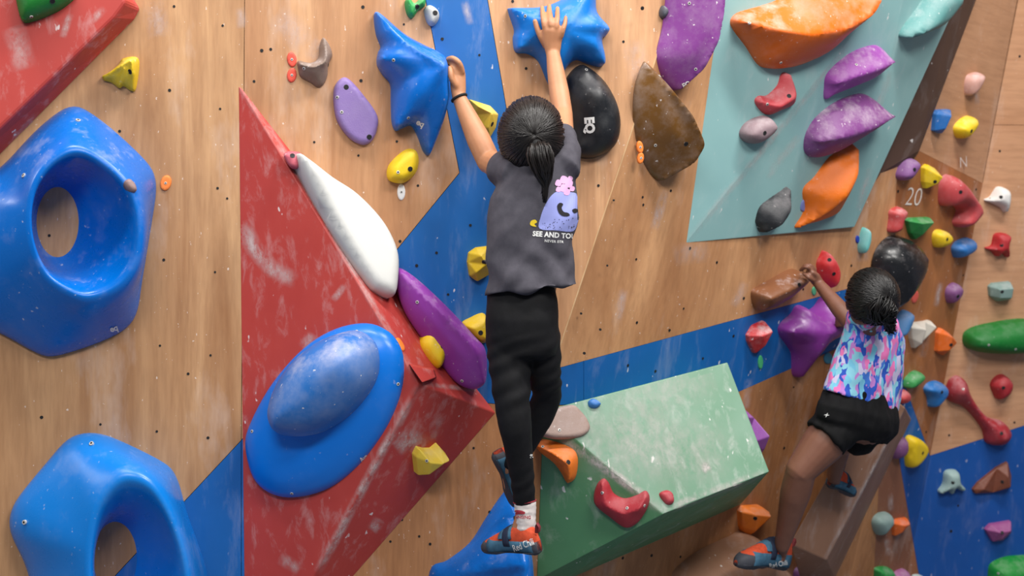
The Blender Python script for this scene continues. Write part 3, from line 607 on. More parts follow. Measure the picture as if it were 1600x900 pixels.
# ------------------------------------------------------------------ corner wall and right wall
def hs(pl, grp, rows):
    for label, c, out, H, *r in rows:
        kw = r[0] if r else {}
        hold(label, c, pl, out, H, kw.pop('edge', .85), res=110, group=grp, **kw)
hs(D, GD, [
 ('bright blue blocky hold on the upper corner plywood', (30, 104, 178), [(1463, 178), (1468, 172), (1492, 172), (1490, 185), (1482, 195), (1476, 210), (1461, 205)], .06, dict(ctrl=[(1475, 180, 1), (1470, 200, .8)], facet=.3)),
 ('yellow oval hold beside the bright blue blocky hold', YEL, [(1496, 198), (1510, 186), (1525, 183), (1524, 200), (1508, 217), (1498, 212)], .06, dict(bolts=[(1518, 205)])),
 ('pink and white chalky hold high on the corner plywood', (200, 150, 136), [(1513, 125), (1520, 116), (1539, 115), (1535, 130), (1525, 145), (1515, 150), (1512, 140)], .05, dict(chalk=.8)),
 ('purple hold by the dark brown facet', (132, 84, 142), [(1405, 275), (1415, 252), (1430, 248), (1436, 258), (1425, 275), (1415, 283)], .06, dict(bolts=[(1429, 265)])),
 ('yellow cube-like hold above the chalk number', YEL, [(1445, 262), (1452, 257), (1465, 263), (1471, 275), (1465, 290), (1450, 296), (1446, 285)], .06, dict(ctrl=[(1455, 272, 1), (1464, 276, 1), (1455, 286, .9)], facet=.3, bolts=[(1461, 284)])),
 ('big pink red hooked hold next to the yellow cube-like hold', (190, 70, 74), [(1475, 300), (1480, 280), (1490, 274), (1505, 285), (1520, 303), (1532, 320), (1530, 338), (1512, 357), (1502, 350), (1508, 330), (1495, 322), (1478, 322)], .09, dict(chalk=.4, bolts=[(1501, 300)])),
 ('narrow red chalked hold below the chalk number', (186, 66, 66), [(1395, 330), (1410, 324), (1418, 332), (1410, 345), (1405, 362), (1393, 363), (1394, 345)], .05, dict(chalk=.6)),
 ('green triangular hold between red and yellow holds under the chalk number', (44, 138, 66), [(1419, 345), (1425, 341), (1460, 341), (1462, 348), (1445, 368), (1433, 376), (1425, 365)], .06, dict(ctrl=[(1430, 347, 1), (1450, 346, 1), (1435, 365, .8)], facet=.3)),
 ('yellow rounded hold under the big pink red hold', YEL, [(1461, 370), (1467, 360), (1482, 362), (1488, 373), (1480, 385), (1465, 387)], .05, dict(bolts=[(1480, 374)])),
 ('blue shell-shaped hold near the right plywood edge', (40, 108, 176), [(1492, 388), (1500, 378), (1520, 373), (1524, 380), (1520, 395), (1500, 404), (1494, 398)], .06, {}),
 ('large glossy black hold above the head of the climber in shorts', (26, 27, 30), [(1376, 410), (1385, 388), (1405, 372), (1430, 375), (1448, 390), (1450, 410), (1440, 440), (1420, 470), (1400, 485), (1385, 460), (1376, 435)], .12, dict(rough=.25, bump=0, chalk=.25)),
 ('small dark purple oval hold at the plywood edge', (120, 70, 122), [(1481, 460), (1485, 448), (1497, 443), (1504, 450), (1500, 465), (1487, 475)], .05, dict(bolts=[(1497, 463)])),
 ('cream wedge hold right of the blue finger hold', (206, 200, 188), [(1424, 512), (1430, 505), (1450, 504), (1460, 502), (1462, 512), (1447, 535), (1432, 546), (1426, 530)], .06, dict(ctrl=[(1435, 512, 1), (1455, 509, 1), (1433, 535, .8)], facet=.3, chalk=.2)),
 ('orange chunky hold beside the cream wedge hold', (224, 104, 26), [(1467, 520), (1473, 513), (1485, 520), (1497, 530), (1492, 545), (1478, 557), (1467, 550)], .06, dict(ctrl=[(1477, 524, 1), (1488, 534, .9), (1475, 545, .9)], facet=.3, bolts=[(1486, 539)])),
 ('blue finger-shaped hold behind the ponytail of the climber in shorts', (70, 124, 178), [(1398, 522), (1408, 494), (1420, 486), (1426, 492), (1420, 510), (1408, 526)], .06, {}),
 ('green double-lobed hold on the corner plywood edge', (54, 148, 76), [(1416, 600), (1420, 590), (1435, 581), (1444, 585), (1440, 597), (1425, 607), (1417, 607)], .05, {}),
 ('blue toothed hold under the orange chunky hold', (34, 112, 184), [(1448, 610), (1455, 600), (1470, 597), (1480, 604), (1478, 620), (1465, 635), (1458, 637), (1455, 622)], .06, dict(bolts=[(1472, 613)])),
 ('red rounded hold at the top of the brown beam', (190, 70, 72), [(1401, 618), (1410, 609), (1420, 612), (1420, 625), (1412, 632), (1402, 628)], .05, {}),
 ('pale blue hold against blue paint by the patterned shirt', (92, 140, 190), [(1385, 606), (1394, 602), (1399, 610), (1398, 625), (1387, 626)], .05, {}),
 ('purple half-moon hold touching the yellow half-moon hold', (130, 78, 128), [(1395, 705), (1400, 688), (1415, 683), (1419, 700), (1412, 715), (1400, 718)], .05, {}),
 ('yellow half-moon hold on the blue paint strip', YEL, [(1419, 685), (1435, 684), (1448, 695), (1447, 710), (1432, 728), (1420, 728)], .05, dict(bolts=[(1442, 708)], edge=.5, chalk=.05)),
 ('orange sliver hold along the brown beam', (222, 100, 30), [(1378, 722), (1386, 704), (1389, 706), (1386, 716), (1381, 724)], .03, {})])
hs(D, GD, [
 ('grey green rounded hold on the reddish plywood', (140, 166, 160), [(1367, 815), (1375, 804), (1393, 803), (1396, 818), (1385, 832), (1377, 838), (1369, 828)], .05, {}),
 ('orange wedge hold touching the grey green rounded hold', (228, 104, 30), [(1397, 818), (1405, 812), (1422, 811), (1424, 820), (1410, 832), (1400, 839)], .05, dict(ctrl=[(1405, 818, 1), (1416, 817, .9), (1404, 830, .8)], facet=.3)),
 ('green hold at the foot of the reddish plywood', (40, 144, 66), [(1370, 898), (1372, 888), (1392, 888), (1398, 896), (1390, 915), (1374, 915)], .05, {}),
 ('mauve hold between green and grey holds at the wall foot', (164, 98, 146), [(1398, 902), (1404, 894), (1418, 891), (1423, 902), (1418, 918), (1400, 918)], .05, {}),
 ('pale grey hold at the foot of the blue strip', (170, 184, 180), [(1424, 902), (1430, 894), (1445, 892), (1448, 902), (1442, 918), (1426, 918)], .05, {})])
hs(C, GC, [('white and teal chalky hold right of the teal volume corner', (110, 190, 186), [(1344, 385), (1350, 358), (1358, 360), (1359, 378), (1350, 397)], .04, dict(chalk=.8))])
rtag('small red tag beside the large glossy black hold', (228, 96, 84), D, 1430, 464, 5, 10, 15, None, False)
rtag('small dark blue tag beside the white and teal chalky hold', (30, 60, 170), C, 1340, 374, 3, 6, 0, None, False)
hs(E, GE, [
 ('white three-legged hold on the right plywood', (222, 220, 216), [(1540, 313), (1550, 308), (1562, 293), (1578, 297), (1581, 310), (1576, 333), (1567, 325), (1552, 318)], .06, dict(bolts=[(1564, 308)], screws=[(1547, 310)], chalk=.1)),
 ('red crab-shaped hold with blunt legs on the right plywood', (172, 34, 40), [(1541, 388), (1552, 384), (1558, 366), (1580, 368), (1578, 385), (1580, 404), (1568, 396), (1560, 402), (1553, 394)], .06, dict(bolts=[(1565, 383)], chalk=.15)),
 ('grey green rectangular hold on the right plywood', (124, 150, 144), [(1546, 448), (1552, 443), (1582, 441), (1587, 455), (1583, 470), (1560, 472), (1548, 463)], .06, dict(ctrl=[(1556, 450, 1), (1578, 449, 1), (1577, 464, .9), (1558, 464, .9)], facet=.3, bolts=[(1566, 456)])),
 ('long dark green sausage hold on the right plywood', (14, 112, 40), [(1510, 530), (1517, 518), (1545, 509), (1610, 502), (1640, 520), (1630, 550), (1590, 556), (1540, 553), (1515, 545)], .11, dict(screws=[(1545, 539), (1587, 546)], chalk=.1)),
 ('long red dumbbell-shaped hold crossing onto blue paint', (158, 40, 50), [(1482, 610), (1488, 595), (1500, 589), (1512, 597), (1518, 615), (1531, 635), (1550, 655), (1575, 663), (1587, 680), (1580, 695), (1565, 700), (1548, 695), (1542, 675), (1523, 650), (1508, 637), (1490, 630), (1483, 622)], .09, dict(ridge=[[(1497, 608, 1), (1514, 624, .65), (1535, 650, .5), (1552, 668, .75), (1565, 681, 1)]], rp=1.8, rim=.3, bolts=[(1565, 677)], screws=[(1505, 608)], chalk=.35)),
 ('dark red rounded hold right of the dumbbell-shaped hold', (160, 36, 44), [(1550, 602), (1558, 590), (1572, 587), (1585, 600), (1580, 618), (1563, 626), (1555, 615)], .06, dict(bolts=[(1568, 606)], chalk=.12)),
 ('grey green claw-shaped hold with three prongs on blue paint', (150, 176, 172), [(1468, 768), (1475, 757), (1478, 738), (1492, 735), (1500, 740), (1503, 755), (1511, 765), (1505, 769), (1495, 764), (1490, 774), (1483, 767), (1472, 772)], .05, dict(bolts=[(1489, 754)], chalk=.2)),
 ('dark brown triangular hold on blue paint', (116, 62, 42), [(1521, 766), (1530, 755), (1560, 732), (1578, 723), (1585, 745), (1584, 765), (1555, 772), (1525, 773)], .06, dict(ctrl=[(1570, 742, 1), (1574, 758, 1), (1535, 764, .6)], facet=.25, bolts=[(1566, 753)], chalk=.1)),
 ('pink purple faceted hold on blue paint', (150, 74, 130), [(1540, 828), (1548, 820), (1583, 816), (1584, 835), (1570, 847), (1553, 848)], .06, dict(ctrl=[(1556, 828, 1), (1574, 826, 1), (1562, 840, .8)], facet=.3, bolts=[(1566, 832)], chalk=.1)),
 ('bright green rounded hold low on the blue paint', (18, 136, 48), [(1550, 895), (1560, 880), (1590, 873), (1630, 880), (1635, 930), (1560, 935)], .10, dict(screws=[(1560, 896)], chalk=.2))])
# ------------------------------------------------------------------ people
def frame_of(d, side=None):
    d = d.normalized()
    s = side if side is not None else (Vector((1, 0, 0)) if abs(d.x) < .9 else Vector((0, 1, 0)))
    s = (s-d*s.dot(d)).normalized(); return d, s, d.cross(s)
class Blob:
    def __init__(s): s.v = []; s.f = []
    def tube(s, pts, rad, seg=16, side=None, cap=True):
        n = len(pts); rings = []
        prev = side
        for i, p in enumerate(pts):
            d = (pts[min(i+1, n-1)]-pts[max(i-1, 0)])
            d, a, b = frame_of(d, prev if prev is not None else None)
            if side is None: prev = a
            r = rad[i]; ra, rb = r if isinstance(r, tuple) else (r, r)
            rings.append((p, d, a, b, ra, rb))
        full = []
        if cap:
            p, d, a, b, ra, rb = rings[0]
            for t in (75, 50, 25): c_, s_ = math.cos(math.radians(t)), math.sin(math.radians(t)); full.append((p-d*min(ra, rb)*s_, d, a, b, ra*c_, rb*c_))
        full += rings
        if cap:
            p, d, a, b, ra, rb = rings[-1]
            for t in (25, 50, 75): c_, s_ = math.cos(math.radians(t)), math.sin(math.radians(t)); full.append((p+d*min(ra, rb)*s_, d, a, b, ra*c_, rb*c_))
        k = len(s.v)
        for p, d, a, b, ra, rb in full:
            for j in range(seg):
                t = 2*math.pi*j/seg; s.v.append(p+a*math.cos(t)*ra+b*math.sin(t)*rb)
        for i in range(len(full)-1):
            for j in range(seg): s.f.append((k+i*seg+j, k+i*seg+(j+1) % seg, k+(i+1)*seg+(j+1) % seg, k+(i+1)*seg+j))
        s.f.append(tuple(k+j for j in reversed(range(seg)))); s.f.append(tuple(k+(len(full)-1)*seg+j for j in range(seg)))
    def ell(s, c, r, rot=None, nu=20, nv=12):
        k = len(s.v); R = rot or Matrix.Identity(3)
        for i in range(1, nv):
            t = math.pi*i/nv
            for j in range(nu):
                u = 2*math.pi*j/nu
                s.v.append(c+R @ Vector((r[0]*math.sin(t)*math.cos(u), r[1]*math.sin(t)*math.sin(u), r[2]*math.cos(t))))
        for i in range(nv-2):
            for j in range(nu): s.f.append((k+i*nu+j, k+(i+1)*nu+j, k+(i+1)*nu+(j+1) % nu, k+i*nu+(j+1) % nu))
        s.f.append(tuple(k+j for j in range(nu))); s.f.append(tuple(k+(nv-2)*nu+j for j in reversed(range(nu))))
    def rings(s, secs, seg=36, sq=2.4):
        """secs: (left, right, half_depth, centre_y_shift) world points for left/right; superelliptic closed loft"""
        k = len(s.v); n = len(secs)
        for lft, rgt, hd in secs:
            c = (lft+rgt)/2; a = (rgt-lft)/2; dd = Vector((0, 1, 0)); dd = (dd-a.normalized()*dd.dot(a.normalized())).normalized()
            for j in range(seg):
                t = 2*math.pi*j/seg; ct, st = math.cos(t), math.sin(t)
                s.v.append(c+a*math.copysign(abs(ct)**(2/sq), ct)+dd*hd*math.copysign(abs(st)**(2/sq), st))
        for i in range(n-1):
            for j in range(seg): s.f.append((k+i*seg+j, k+i*seg+(j+1) % seg, k+(i+1)*seg+(j+1) % seg, k+(i+1)*seg+j))
        s.f.append(tuple(k+j for j in reversed(range(seg)))); s.f.append(tuple(k+(n-1)*seg+j for j in range(seg)))
    def mesh(s, name, mat, parent, voxel=None, smooth=6, disp=None):
        o = fixnormals(mk(name, s.v, s.f, None))
        if voxel:
            m = o.modifiers.new('r', 'REMESH'); m.mode = 'VOXEL'; m.voxel_size = voxel
            if smooth: m2 = o.modifiers.new('s', 'SMOOTH'); m2.iterations = smooth; m2.factor = .5
        bpy.context.view_layer.update()
        dg = bpy.context.evaluated_depsgraph_get(); me = bpy.data.meshes.new_from_object(o.evaluated_get(dg)); bpy.data.objects.remove(o, do_unlink=True)
        me.name = name; me.materials.clear(); me.materials.append(mat)
        if disp:
            nr = [v.normal.copy() for v in me.vertices]
            for v, q in zip(me.vertices, nr): v.co += q*disp(v.co, q)
        wl_ = worldloc(parent)
        for v in me.vertices: v.co -= wl_
        me.polygons.foreach_set('use_smooth', [True]*len(me.polygons)); me.update()
        ob = bpy.data.objects.new(name, me); col.objects.link(ob); ob.parent = parent; return ob
def lerpP(pts, n):
    out = []
    for i in range(n):
        t = i/(n-1)*(len(pts)-1); k = min(int(t), len(pts)-2); out.append(pts[k].lerp(pts[k+1], t-k))
    return out
def spl(pts, n=12):
    """smooth open curve through points"""
    q = [pts[0]*2-pts[1]]+list(pts)+[pts[-1]*2-pts[-2]]; out = []
    segs = len(pts)-1
    for i in range(n):
        t = i/(n-1)*segs; k = min(int(t), segs-1); u = t-k; p0, p1, p2, p3 = q[k:k+4]
        out.append(.5*((2*p1)+(-p0+p2)*u+(2*p0-5*p1+4*p2-p3)*u*u+(-p0+3*p1-3*p2+p3)*u**3))
    return out
def rspl(r, n=12): return [float(x) for x in np.interp(np.linspace(0, len(r)-1, n), range(len(r)), r)]
def head(bl, c, fwd, up, s=1.0):
    fwd = fwd.normalized(); rt = fwd.cross(up).normalized(); up = rt.cross(fwd).normalized()
    R = Matrix((rt, fwd, up)).transposed()
    W_ = lambda x, y, z: c+R @ (Vector((x, y, z))*s)
    bl.ell(W_(0, -.008, .02), (.072*s, .088*s, .085*s), R)
    bl.ell(W_(0, .022, -.045), (.056*s, .062*s, .058*s), R)
    bl.ell(W_(0, .05, -.082), (.026*s, .025*s, .018*s), R)
    bl.tube([W_(0, .078, .0), W_(0, .092, -.028)], [.008*s, .012*s], 10)
    bl.ell(W_(0, .078, -.056), (.02*s, .010*s, .009*s), R)
    for sx in (-1, 1): bl.ell(W_(sx*.074, -.005, -.018), (.009*s, .019*s, .030*s), R)
    return W_, R
def face(root, W_, R, s):
    for sx in (-1, 1):
        b = Blob(); b.ell(W_(sx*.03, .074, .0), (.0125*s, .008*s, .0085*s), R, 12, 8); e = b.mesh('eye', plain((236, 232, 228), .3), root)
        b = Blob(); b.ell(W_(sx*.03, .0805, .0), (.0055*s, .003*s, .0058*s), R, 10, 6); i = b.mesh('iris', plain((44, 28, 20), .2), e)
        b = Blob(); b.tube([W_(sx*.016, .082, .020), W_(sx*.03, .083, .024), W_(sx*.046, .074, .020)], [.002*s, .0028*s, .002*s], 8); b.mesh('eyebrow', hairmat(), root)
    b = Blob(); b.tube([W_(-.02, .080, -.056), W_(0, .0885, -.057), W_(.02, .080, -.056)], [.002*s, .005*s, .002*s], 8); b.mesh('lips', plain((176, 98, 92), .5), root)
def hair(root, c, fwd, up, s, tie_dir, mat, tail, nl=170, tailw=.03, rr=(.086, .100, .104), ntail=46, curly=0.0, seed=3, tie=True):
    rnd = random.Random(seed)
    fwd = fwd.normalized(); rt = fwd.cross(up).normalized(); up = rt.cross(fwd).normalized(); R = Matrix((rt, fwd, up)).transposed()
    td = (R.transposed() @ tie_dir).normalized()
    er = Vector(rr)*s; cc = c+R @ Vector((0, -.012, .012))*s
    def on(d, k=1.0): return cc+R @ Vector((d.x*er.x*k, d.y*er.y*k, d.z*er.z*k))
    cap = Blob(); cap.ell(cc, tuple(er*.965), R, 32, 20)
    # cut the cap away from the face
    keepv = {}; nv, nf = [], []
    def ok(p):
        l = R.transposed() @ (p-cc); return not (l.y > .045*s and l.z < .055*s) and not (l.z < -.058*s and l.y > -.02*s)
    for f in cap.f:
        if all(ok(cap.v[i]) for i in f):
            nf.append([keepv.setdefault(i, len(keepv)) for i in f])
    inv = sorted(keepv, key=keepv.get); h = Blob(); h.v = [cap.v[i] for i in inv]; h.f = [tuple(f) for f in nf]
    for i in range(nl):
        for _ in range(50):
            d = Vector((rnd.gauss(0, 1), rnd.gauss(0, 1), rnd.gauss(0, 1))).normalized()
            if ok(on(d)) and d.dot(td) < .75: break
        pts = []; k1_ = rnd.uniform(.965, 1.0)
        for t in np.linspace(0, 1, 9):
            e = (d*(1-t)+td*t)
            if e.length < .05: e = td
            e = e.normalized(); e = e+Vector((rnd.gauss(0, 1), rnd.gauss(0, 1), rnd.gauss(0, 1)))*(.012+curly*.03)
            pts.append(on(e.normalized(), k1_+.02*math.sin(math.pi*t)+.03*t))
        h.tube(pts, [.0008*s]+[.0021*s]*5+[.0022*s, .0022*s, .002*s], 5, None, False)
    ho = h.mesh('hair', mat, root)
    tb = Blob(); ts = spl(tail, 10)
    for i in range(ntail):
        a, q = rnd.uniform(0, 2*math.pi), math.sqrt(rnd.random()); ln = rnd.uniform(.82, 1.02); pts = []
        ox, oy = math.cos(a)*q, math.sin(a)*q
        for j, p in enumerate(ts):
            t = j/9; wdt = tailw*(math.sin(math.pi*min(1, t*1.15+.12))**.8*.95+.18)*(1-.35*t)
            d = (ts[min(j+1, 9)]-ts[max(j-1, 0)]); _, a_, b_ = frame_of(d, Vector((1, 0, 0)))
            pts.append(ts[0].lerp(p, ln) if j == 0 else (p*ln+ts[0]*(1-ln))+a_*(ox*wdt+rnd.gauss(0, 1)*.0015*(1+curly*4))+b_*(oy*wdt*.8+rnd.gauss(0, 1)*.0015*(1+curly*4)))
        tb.tube(pts, [.0022*s]+[.0027*s]*6+[.0025*s, .002*s, .0008*s], 5, None, False)
    tb.mesh('ponytail', mat, root)
    if tie:
        b = Blob(); _, a_, b_ = frame_of(ts[1]-ts[0], Vector((1, 0, 0))); n = 16
        cpt = ts[0].lerp(ts[1], .3)
        b.tube([cpt-(ts[1]-ts[0]).normalized()*.006*s, cpt+(ts[1]-ts[0]).normalized()*.006*s], [.014*s, .014*s], 14); b.mesh('hair_tie', plain((14, 13, 14), .8), root)
def band(root, name, p, d, r, w_, mat, seg=20):
    b = Blob(); d = d.normalized(); _, a, c_ = frame_of(d)
    pts = [p+a*math.cos(2*math.pi*i/seg)*r+c_*math.sin(2*math.pi*i/seg)*r for i in range(seg+1)]
    b.tube(pts, [w_]*(seg+1), 8, None, False); return b.mesh(name, mat, root)

ORANGE_S = cloth((214, 84, 52), .8); BLUEG_S = cloth((70, 112, 138), .7); RUBBER = plain((62, 64, 72), .7); NAVY_S = cloth((44, 52, 74), .8)
def shoe(root, heel, toe, up, wd=.036, opening=None, label=None, toe_mat=None):
    """climbing shoe: heel/toe = points on the sole"""
    x = toe-heel; Ln = x.length; x = x.normalized(); z = (up-x*up.dot(x)).normalized(); y = z.cross(x)
    T_ = np.array([0, .06, .2, .38, .55, .72, .86, .95, 1.0])
    HW = np.array([.30, .62, .78, .80, .86, 1.0, .92, .66, .25])*wd
    ZT = np.array([.050, .076, .084, .080, .066, .052, .040, .031, .018])*(Ln/.2)
    ZB = np.array([.010, .002, .004, .008, .006, .0, .0, .002, .006])*(Ln/.2)
    def sec(t, grow, zlo=None, zhi=None, n=16):
        hw = float(np.interp(t, T_, HW))+grow; zt = float(np.interp(t, T_, ZT))+grow; zb = float(np.interp(t, T_, ZB))-grow
        lo = zb if zlo is None else max(zb, zlo); hi = zt if zhi is None else min(zt, zhi)
        c = (zt+zb)/2; hh = (zt-zb)/2; out = []
        for i in range(n):
            a = 2*math.pi*i/n; yy = hw*math.copysign(abs(math.cos(a))**.8, math.cos(a)); zz = c+hh*math.copysign(abs(math.sin(a))**.85, math.sin(a))
            out.append(heel+x*(t*Ln)+y*yy+z*min(max(zz, lo), hi))
        return out
    def loft(name, ts, grow, mat, par, zlo=None, zhi=None):
        v, f = [], []; n = 16
        for t in ts: v += sec(t, grow, zlo, zhi)
        for i in range(len(ts)-1):
            for j in range(n): f.append((i*n+j, i*n+(j+1) % n, (i+1)*n+(j+1) % n, (i+1)*n+j))
        f.append(tuple(range(n))); f.append(tuple((len(ts)-1)*n+j for j in range(n)))
        o = fixnormals(mk(name, v, f, mat, par, True)); o.location = -worldloc(par); o.data.update(); return o
    sh = empty('shoe', heel-worldloc(root)); sh.parent = root
    def L(a, b, n=9): return list(np.linspace(a, b, n))
    loft('upper', L(0, 1, 15), 0, ORANGE_S, sh)
    k = Ln/.2
    loft('sole', L(.0, 1, 15), .0022, RUBBER, sh, None, .012*k)
    loft('toe_cap', L(.70, 1.0, 9), .0018, toe_mat or RUBBER, sh, None, .036*k)
    loft('heel_cup', L(0, .2, 6), .002, RUBBER, sh, None, .040*k)
    loft('side_band', L(.06, .80, 12), .0026, BLUEG_S, sh, .008*k, .044*k)
    loft('tongue', L(.36, .58, 5), .0035, BLUEG_S, sh, .05*k, None)
    loft('strap', L(.40, .50, 4), .005, NAVY_S, sh, .030*k, None)
    for t, ln in ((.0, .03), (.30, .026)):
        b = Blob(); p0 = heel+x*(t*Ln)+z*(.062*k if t == 0 else .075*k)
        s_ = -x if t == 0 else y*.3+z
        b.tube([p0, p0+z*ln*.7+s_*.006, p0+z*ln+s_*.010, p0+z*ln*.6+s_*.016, p0+s_*.01+z*.004], [(.006, .0018)]*5, 8); b.mesh('pull_tab', plain((120, 40, 44) if t == 0 else (36, 34, 40), .8), sh)
    return sh

# --- lettering and print laid onto a surface
def textmesh(body, offset=0.0, shear=0.0, space=1.0):
    cu = bpy.data.curves.new('t', 'FONT'); cu.body = body; cu.size = 1; cu.offset = offset; cu.shear = shear; cu.space_character = space; cu.resolution_u = 3
    o = bpy.data.objects.new('t', cu); col.objects.link(o); bpy.context.view_layer.update()
    me = bpy.data.meshes.new_from_object(o.evaluated_get(bpy.context.evaluated_depsgraph_get())); bpy.data.objects.remove(o, do_unlink=True)
    bm = bmesh.new(); bm.from_mesh(me); bmesh.ops.triangulate(bm, faces=bm.faces)
    for _ in range(2):
        le = [e for e in bm.edges if e.calc_length() > .18]
        if le: bmesh.ops.subdivide_edges(bm, edges=le, cuts=1); bmesh.ops.triangulate(bm, faces=bm.faces)
    v = [tuple(p.co[:2]) for p in bm.verts]; f = [tuple(q.index for q in fc.verts) for fc in bm.faces]; bm.free()
    return v, f
def decal(name, v2, f2, bvh, mat, parent, lift=.0015):
    vs_, mp = [], {}
    for i, q in enumerate(v2):
        h = cast(bvh, *q)
        if h: mp[i] = len(vs_); vs_.append(h[0]+h[1]*lift)
    fs = []
    for f in f2:
        if all(i in mp for i in f):
            a = [vs_[mp[i]] for i in f]
            if max((a[0]-a[1]).length, (a[1]-a[2]).length, (a[2]-a[0]).length) < .09: fs.append([mp[i] for i in f])
    if not fs: return None
    o = mk(name, vs_, fs, mat, parent); o.location = -worldloc(parent); return o
def lettering(body, bvh, mat, parent, px, py, height, ang=0, offset=.0, stretch=1.0, space=1.0, lift=.0015, shear=0, mirror=False, name='lettering', persp=None):
    v, f = textmesh(body, offset, shear, space)
    xs = [q[0] for q in v]; ys = [q[1] for q in v]; x0, y0, y1 = min(xs), min(ys), max(ys); s = height/(y1-y0); a = math.radians(ang)
    out = []
    for x, y in v:
        X, Y = (x-x0)*s*stretch, -(y-y0)*s
        if mirror: X = (max(xs)-x)*s*stretch
        out.append((px+X*math.cos(a)-Y*math.sin(a), py+X*math.sin(a)+Y*math.cos(a)))
    return decal(name, out, f, bvh, mat, parent, lift)
def blobdecal(name, outline, bvh, mat, parent, lift=.0015, k=4, g=3.0, smooth=True):
    poly = catmull(outline, k) if smooth else np.array(outline, float)
    lo, hi = poly.min(0), poly.max(0); gx, gy = np.meshgrid(np.arange(lo[0], hi[0], g), np.arange(lo[1], hi[1], g))
    c_ = np.stack([gx.ravel(), gy.ravel()], 1); c_ = c_[inside(c_, poly)]
    if len(c_): c_ = c_[bdist(c_, poly) > .4*g]
    pts = np.vstack([poly, c_]) if len(c_) else poly
    vo, _, fo, *_r = delaunay_2d_cdt([Vector(q) for q in pts], [(i, (i+1) % len(poly)) for i in range(len(poly))], [], 1, 1e-6)
    return decal(name, [tuple(q) for q in vo], [tuple(f) for f in fo], bvh, mat, parent, lift)
def wrinkle(scale, amp, stretch=(1, 1, 1)):
    def f(p, n):
        q = Vector((p.x*stretch[0], p.y*stretch[1], p.z*stretch[2]))*scale
        return amp*(noise.noise(q)+.5*noise.noise(q*2.1)+.0)
    return f

WHITE_P = plain((232, 232, 230), .7)
# ------------------------------------------------------------------ climber in grey
SK1 = skin((192, 136, 98))
g1 = empty('person', P(820, 866, 4.25)); tag(g1, 'climber in grey printed tee and black leggings reaching up to two blue star holds', 'person')
bs1, bs2 = surf_bvh(star1), surf_bvh(star2)
def on2(px, py, d=.010, fb=4.31):
    h = cast(bs2, px, py); return (h[0]+ (CAM-h[0]).normalized()*d) if h else P(px, py, fb)
b = Blob()
hd1 = P(832, 216, 4.10); fw1 = Vector((.30, .9, .28)); up1 = Vector((.02, -.28, 1))
W1, R1m = head(b, hd1, fw1, up1, .98)
b.tube([P(834, 245, 4.12), P(841, 285, 4.12)], [.042, .048])
b.tube([P(842, 275, 4.12), P(838, 320, 4.12), P(828, 400, 4.12), P(818, 460, 4.13), P(817, 520, 4.14)], [(.085, .06), (.105, .07), (.095, .066), (.092, .066), (.095, .075)], 20, Vector((1, 0, 0)))
# left arm
shL, elL, wrL = P(806, 272, 4.09), P(764, 253, 4.28), P(717, 152, 4.31)
b.tube(spl([P(828, 282, 4.10), shL, shL.lerp(elL, .5), elL], 10), rspl([.05, .044, .040, .036], 10))
b.tube(spl([elL, elL.lerp(wrL, .35), elL.lerp(wrL, .7), wrL], 10), rspl([.037, .037, .029, .0215], 10))
# left hand hooked over the star's edge
b.tube([wrL, P(716, 136, 4.31), P(715, 116, 4.31), P(713, 104, 4.308)], [(.0215, .018), (.026, .017), (.027, .017), (.022, .017)], 14, Vector((1, .5, 0)))
fing = [([(722, 112, 4.30), (718, 99, 4.285), (708, 91, 4.285), (700, 92, 4.305)], .0088),
        ([(722, 114, 4.315), (719, 103, 4.30), (709, 97, 4.30), (700, 99, 4.315)], .0088),
        ([(723, 118, 4.335), (720, 108, 4.325), (711, 103, 4.325), (703, 105, 4.335)], .0085),
        ([(723, 121, 4.35), (720, 113, 4.345), (712, 110, 4.345), (705, 112, 4.355)], .0078),
        ([(712, 134, 4.295), (706, 124, 4.285), (704, 114, 4.283), (703, 106, 4.288)], .0092)]
for q, r in fing: b.tube(spl([P(*t) for t in q], 9), rspl([r*1.12, r*1.02, r, r*.82], 9), 12)
# right arm
shR, elR = P(880, 258, 4.09), P(879, 178, 4.25); wrR = on2(864, 84, .022)
b.tube(spl([P(856, 275, 4.10), shR, shR.lerp(elR, .5), elR], 10), rspl([.044, .038, .034, .031], 10))
b.tube(spl([elR, elR.lerp(wrR, .35), elR.lerp(wrR, .7), wrR], 10), rspl([.031, .031, .027, .0215], 10))
b.tube([wrR, on2(863, 66, .017), on2(864, 48, .015)], [(.0225, .017), (.030, .015), (.034, .0135)], 14, Vector((1, 0, 0)))
for q, r in [([(853, 52), (850, 38), (848, 24), (847, 12)], .0085), ([(861, 50), (860, 36), (859, 22), (858, 9)], .0088), ([(869, 51), (870, 38), (871, 25), (871, 13)], .0085),
             ([(877, 56), (880, 46), (883, 36), (884, 27)], .0078), ([(853, 72), (846, 60), (840, 46), (836, 33)], .0095)]:
    pts = [on2(x, y, .012 if i else .015) for i, (x, y) in enumerate(q)]
    if len(pts) > 2: pts[1] = pts[1]+(CAM-pts[1]).normalized()*.006
    b.tube(spl(pts, 9), rspl([r*1.1, r, r, r*.85], 9), 12)
